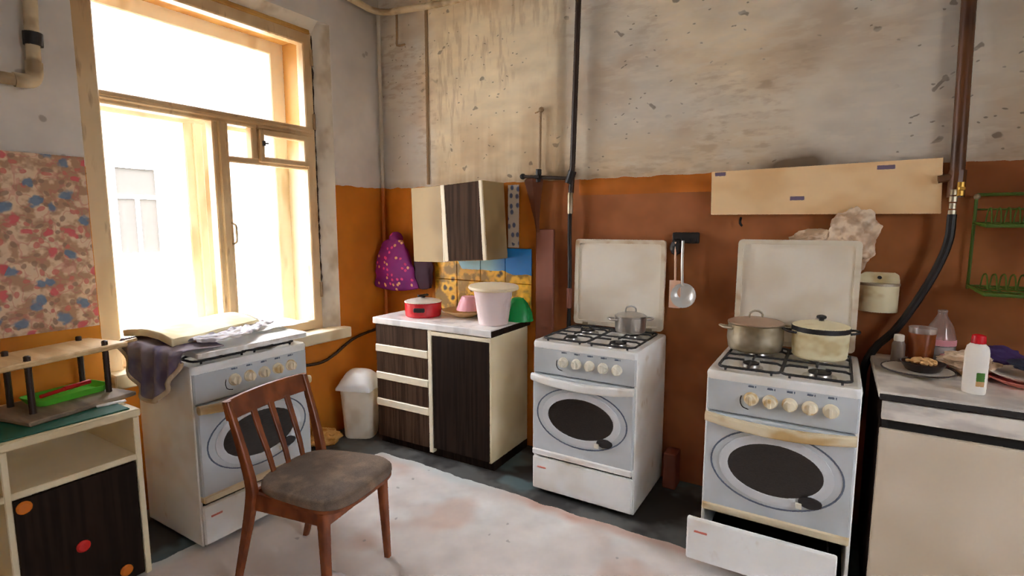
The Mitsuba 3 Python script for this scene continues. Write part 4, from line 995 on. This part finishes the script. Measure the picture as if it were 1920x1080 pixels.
for z0, z1, m in ((0.048, 0.078, 'm_label_green'), (0.030, 0.048, 'm_tan_plate')):
    an = np.linspace(math.radians(-72), math.radians(-30), 9)
    ring_o = np.stack([0.0348 * np.cos(an), 0.0348 * 0.75 * np.sin(an)], 1)
    ring_i = np.stack([0.0335 * np.cos(an), 0.0335 * 0.75 * np.sin(an)], 1)
    part(t, 'label', extrude(Polygon(np.vstack([ring_o, ring_i[::-1]])), z1 - z0, 'z'), m, A @ place(0, 0, z0))
# plate with a dark dish and nuts, small jar, amber glass, clear bottle
t = thing('rimmed_plate', 'flat pale plate with a dark rim under the dark dish on the counter', 'plate')
A = place(3.205, -0.355, RT + 0.001)
part(t, 'plate', lathe([(0.06, 0), (0.09, 0.005), (0.116, 0.014), (0.115, 0.017), (0.08, 0.008)], 40), 'm_plate_white', A)
part(t, 'rim', tube([[0.117 * math.cos(a_), 0.117 * math.sin(a_), 0.0155] for a_ in np.arange(48) * math.pi / 24], 0.0032, 6, closed=True), 'm_plate_dark', A, label='dark rim')
t = thing('dark_dish', 'small dark dish of yellow crumbs on the plate beside the amber glass', 'dish')
A = place(3.222, -0.345, RT + 0.010)
part(t, 'dish', lathe([(0.045, 0), (0.055, 0.004), (0.072, 0.030), (0.074, 0.034), (0.069, 0.034), (0.05, 0.020)], 36), 'm_dark_dish', A)
part(t, 'crumbs', M(*[X(blob((0, 0, 0), (0.009, 0.008, 0.007), 0.4, 2, 1, i), place(0.05 * math.sqrt(rng.random()) * math.cos(i * 2.4), 0.05 * math.sqrt(rng.random()) * math.sin(i * 2.4), 0.034 + 0.008 * rng.random())) for i in range(46)]), 'm_food', A)
labels[t + '__crumbs'] = {'kind': 'stuff'}
t = thing('small_jar', 'slim glass shaker with a pale cap at the counter left end', 'jar')
A = place(3.150, -0.235, RT + 0.001)
part(t, 'body', lathe([(0.022, 0), (0.024, 0.006), (0.024, 0.085), (0.017, 0.102)], 24), 'm_jar', A)
part(t, 'cap', lathe([(0.018, 0.100), (0.019, 0.104), (0.018, 0.124), (0.012, 0.127)], 20), 'm_plate_white', A)
t = thing('amber_glass', 'tall glass of amber liquid behind the dark dish', 'glass')
A = place(3.228, -0.210, RT + 0.001)
part(t, 'tumbler', lathe([(0.0470, 0.137), (0.0475, 0.160), (0.0462, 0.160), (0.0460, 0.139)], 32), 'm_clear_plastic', A)
part(t, 'liquid', lathe([(0.034, 0.003), (0.0405, 0.005), (0.0462, 0.138), (0.03, 0.138)], 32), 'm_amber', A)
t = thing('clear_bottle', 'clear plastic bottle with pinkish label behind the amber glass', 'bottle')
A = place(3.300, -0.115, RT + 0.001)
part(t, 'body', lathe([(0.050, 0), (0.054, 0.006), (0.054, 0.10), (0.052, 0.115), (0.040, 0.160), (0.018, 0.200), (0.015, 0.215), (0.017, 0.217), (0.017, 0.224), (0.014, 0.226)], 36), 'm_clear_plastic', A)
part(t, 'water', lathe([(0.048, 0.004), (0.051, 0.008), (0.051, 0.075), (0.03, 0.075)], 36), 'm_clear', A)
part(t, 'label', lathe([(0.0545, 0.080), (0.0550, 0.081), (0.0550, 0.104), (0.0545, 0.105)], 36), 'm_pink', A)
# clutter: bags, plates, violet cloth
solo('crumpled_wrap', blob((0, 0, 0), (0.085, 0.055, 0.035), 0.5, 2.4, 4, 21), 'm_plastic_bag', 'crumpled clear wrapper on the counter between glass and detergent', 'wrapper', A=place(3.365, -0.285, RT + 0.054, rz=-15), smooth=20)
solo('pink_cloth', blob((0, 0, 0), (0.065, 0.045, 0.028), 0.45, 2.0, 4, 17), 'm_pink', 'pink cloth lying behind the crumpled wrapper on the counter', 'cloth', A=place(3.345, -0.195, RT + 0.034) @ np.diag([0.8, 0.8, 1.1, 1]), smooth=30)
solo('tan_saucer', lathe([(0.05, 0), (0.075, 0.006), (0.10, 0.022), (0.102, 0.026), (0.097, 0.025), (0.06, 0.010)], 36), 'm_tan_plate', 'tan saucer under the crumpled wrapper on the counter', 'plate', A=place(3.385, -0.315, RT + 0.001) @ np.diag([0.55, 0.55, 0.8, 1]))
solo('pink_plate', lathe([(0.09, 0), (0.12, 0.006), (0.150, 0.022), (0.152, 0.026), (0.146, 0.025), (0.10, 0.010)], 40), 'm_plate_red', 'reddish rimmed plate at the right edge of the counter', 'plate', A=place(3.56, -0.335, RT + 0.001))
solo('white_plate', lathe([(0.08, 0), (0.11, 0.006), (0.138, 0.018), (0.140, 0.022), (0.135, 0.021), (0.09, 0.008)], 40), 'm_plate_white', 'white plate stacked on the reddish rimmed plate', 'plate', A=place(3.562, -0.33, RT + 0.018))
solo('navy_cloth', blob((0, 0, 0), (0.12, 0.08, 0.028), 0.4, 2.0, 4, 31), 'm_navy', 'dark blue cloth heap on the plates at the right edge', 'cloth', A=place(3.60, -0.345, RT + 0.070), smooth=30)
solo('violet_cloth', blob((0, 0, 0), (0.075, 0.06, 0.045), 0.4, 2.0, 4, 33), 'm_violet', 'violet cloth bundle on the counter behind the detergent bottle', 'cloth', A=place(3.485, -0.12, RT + 0.046), smooth=30)
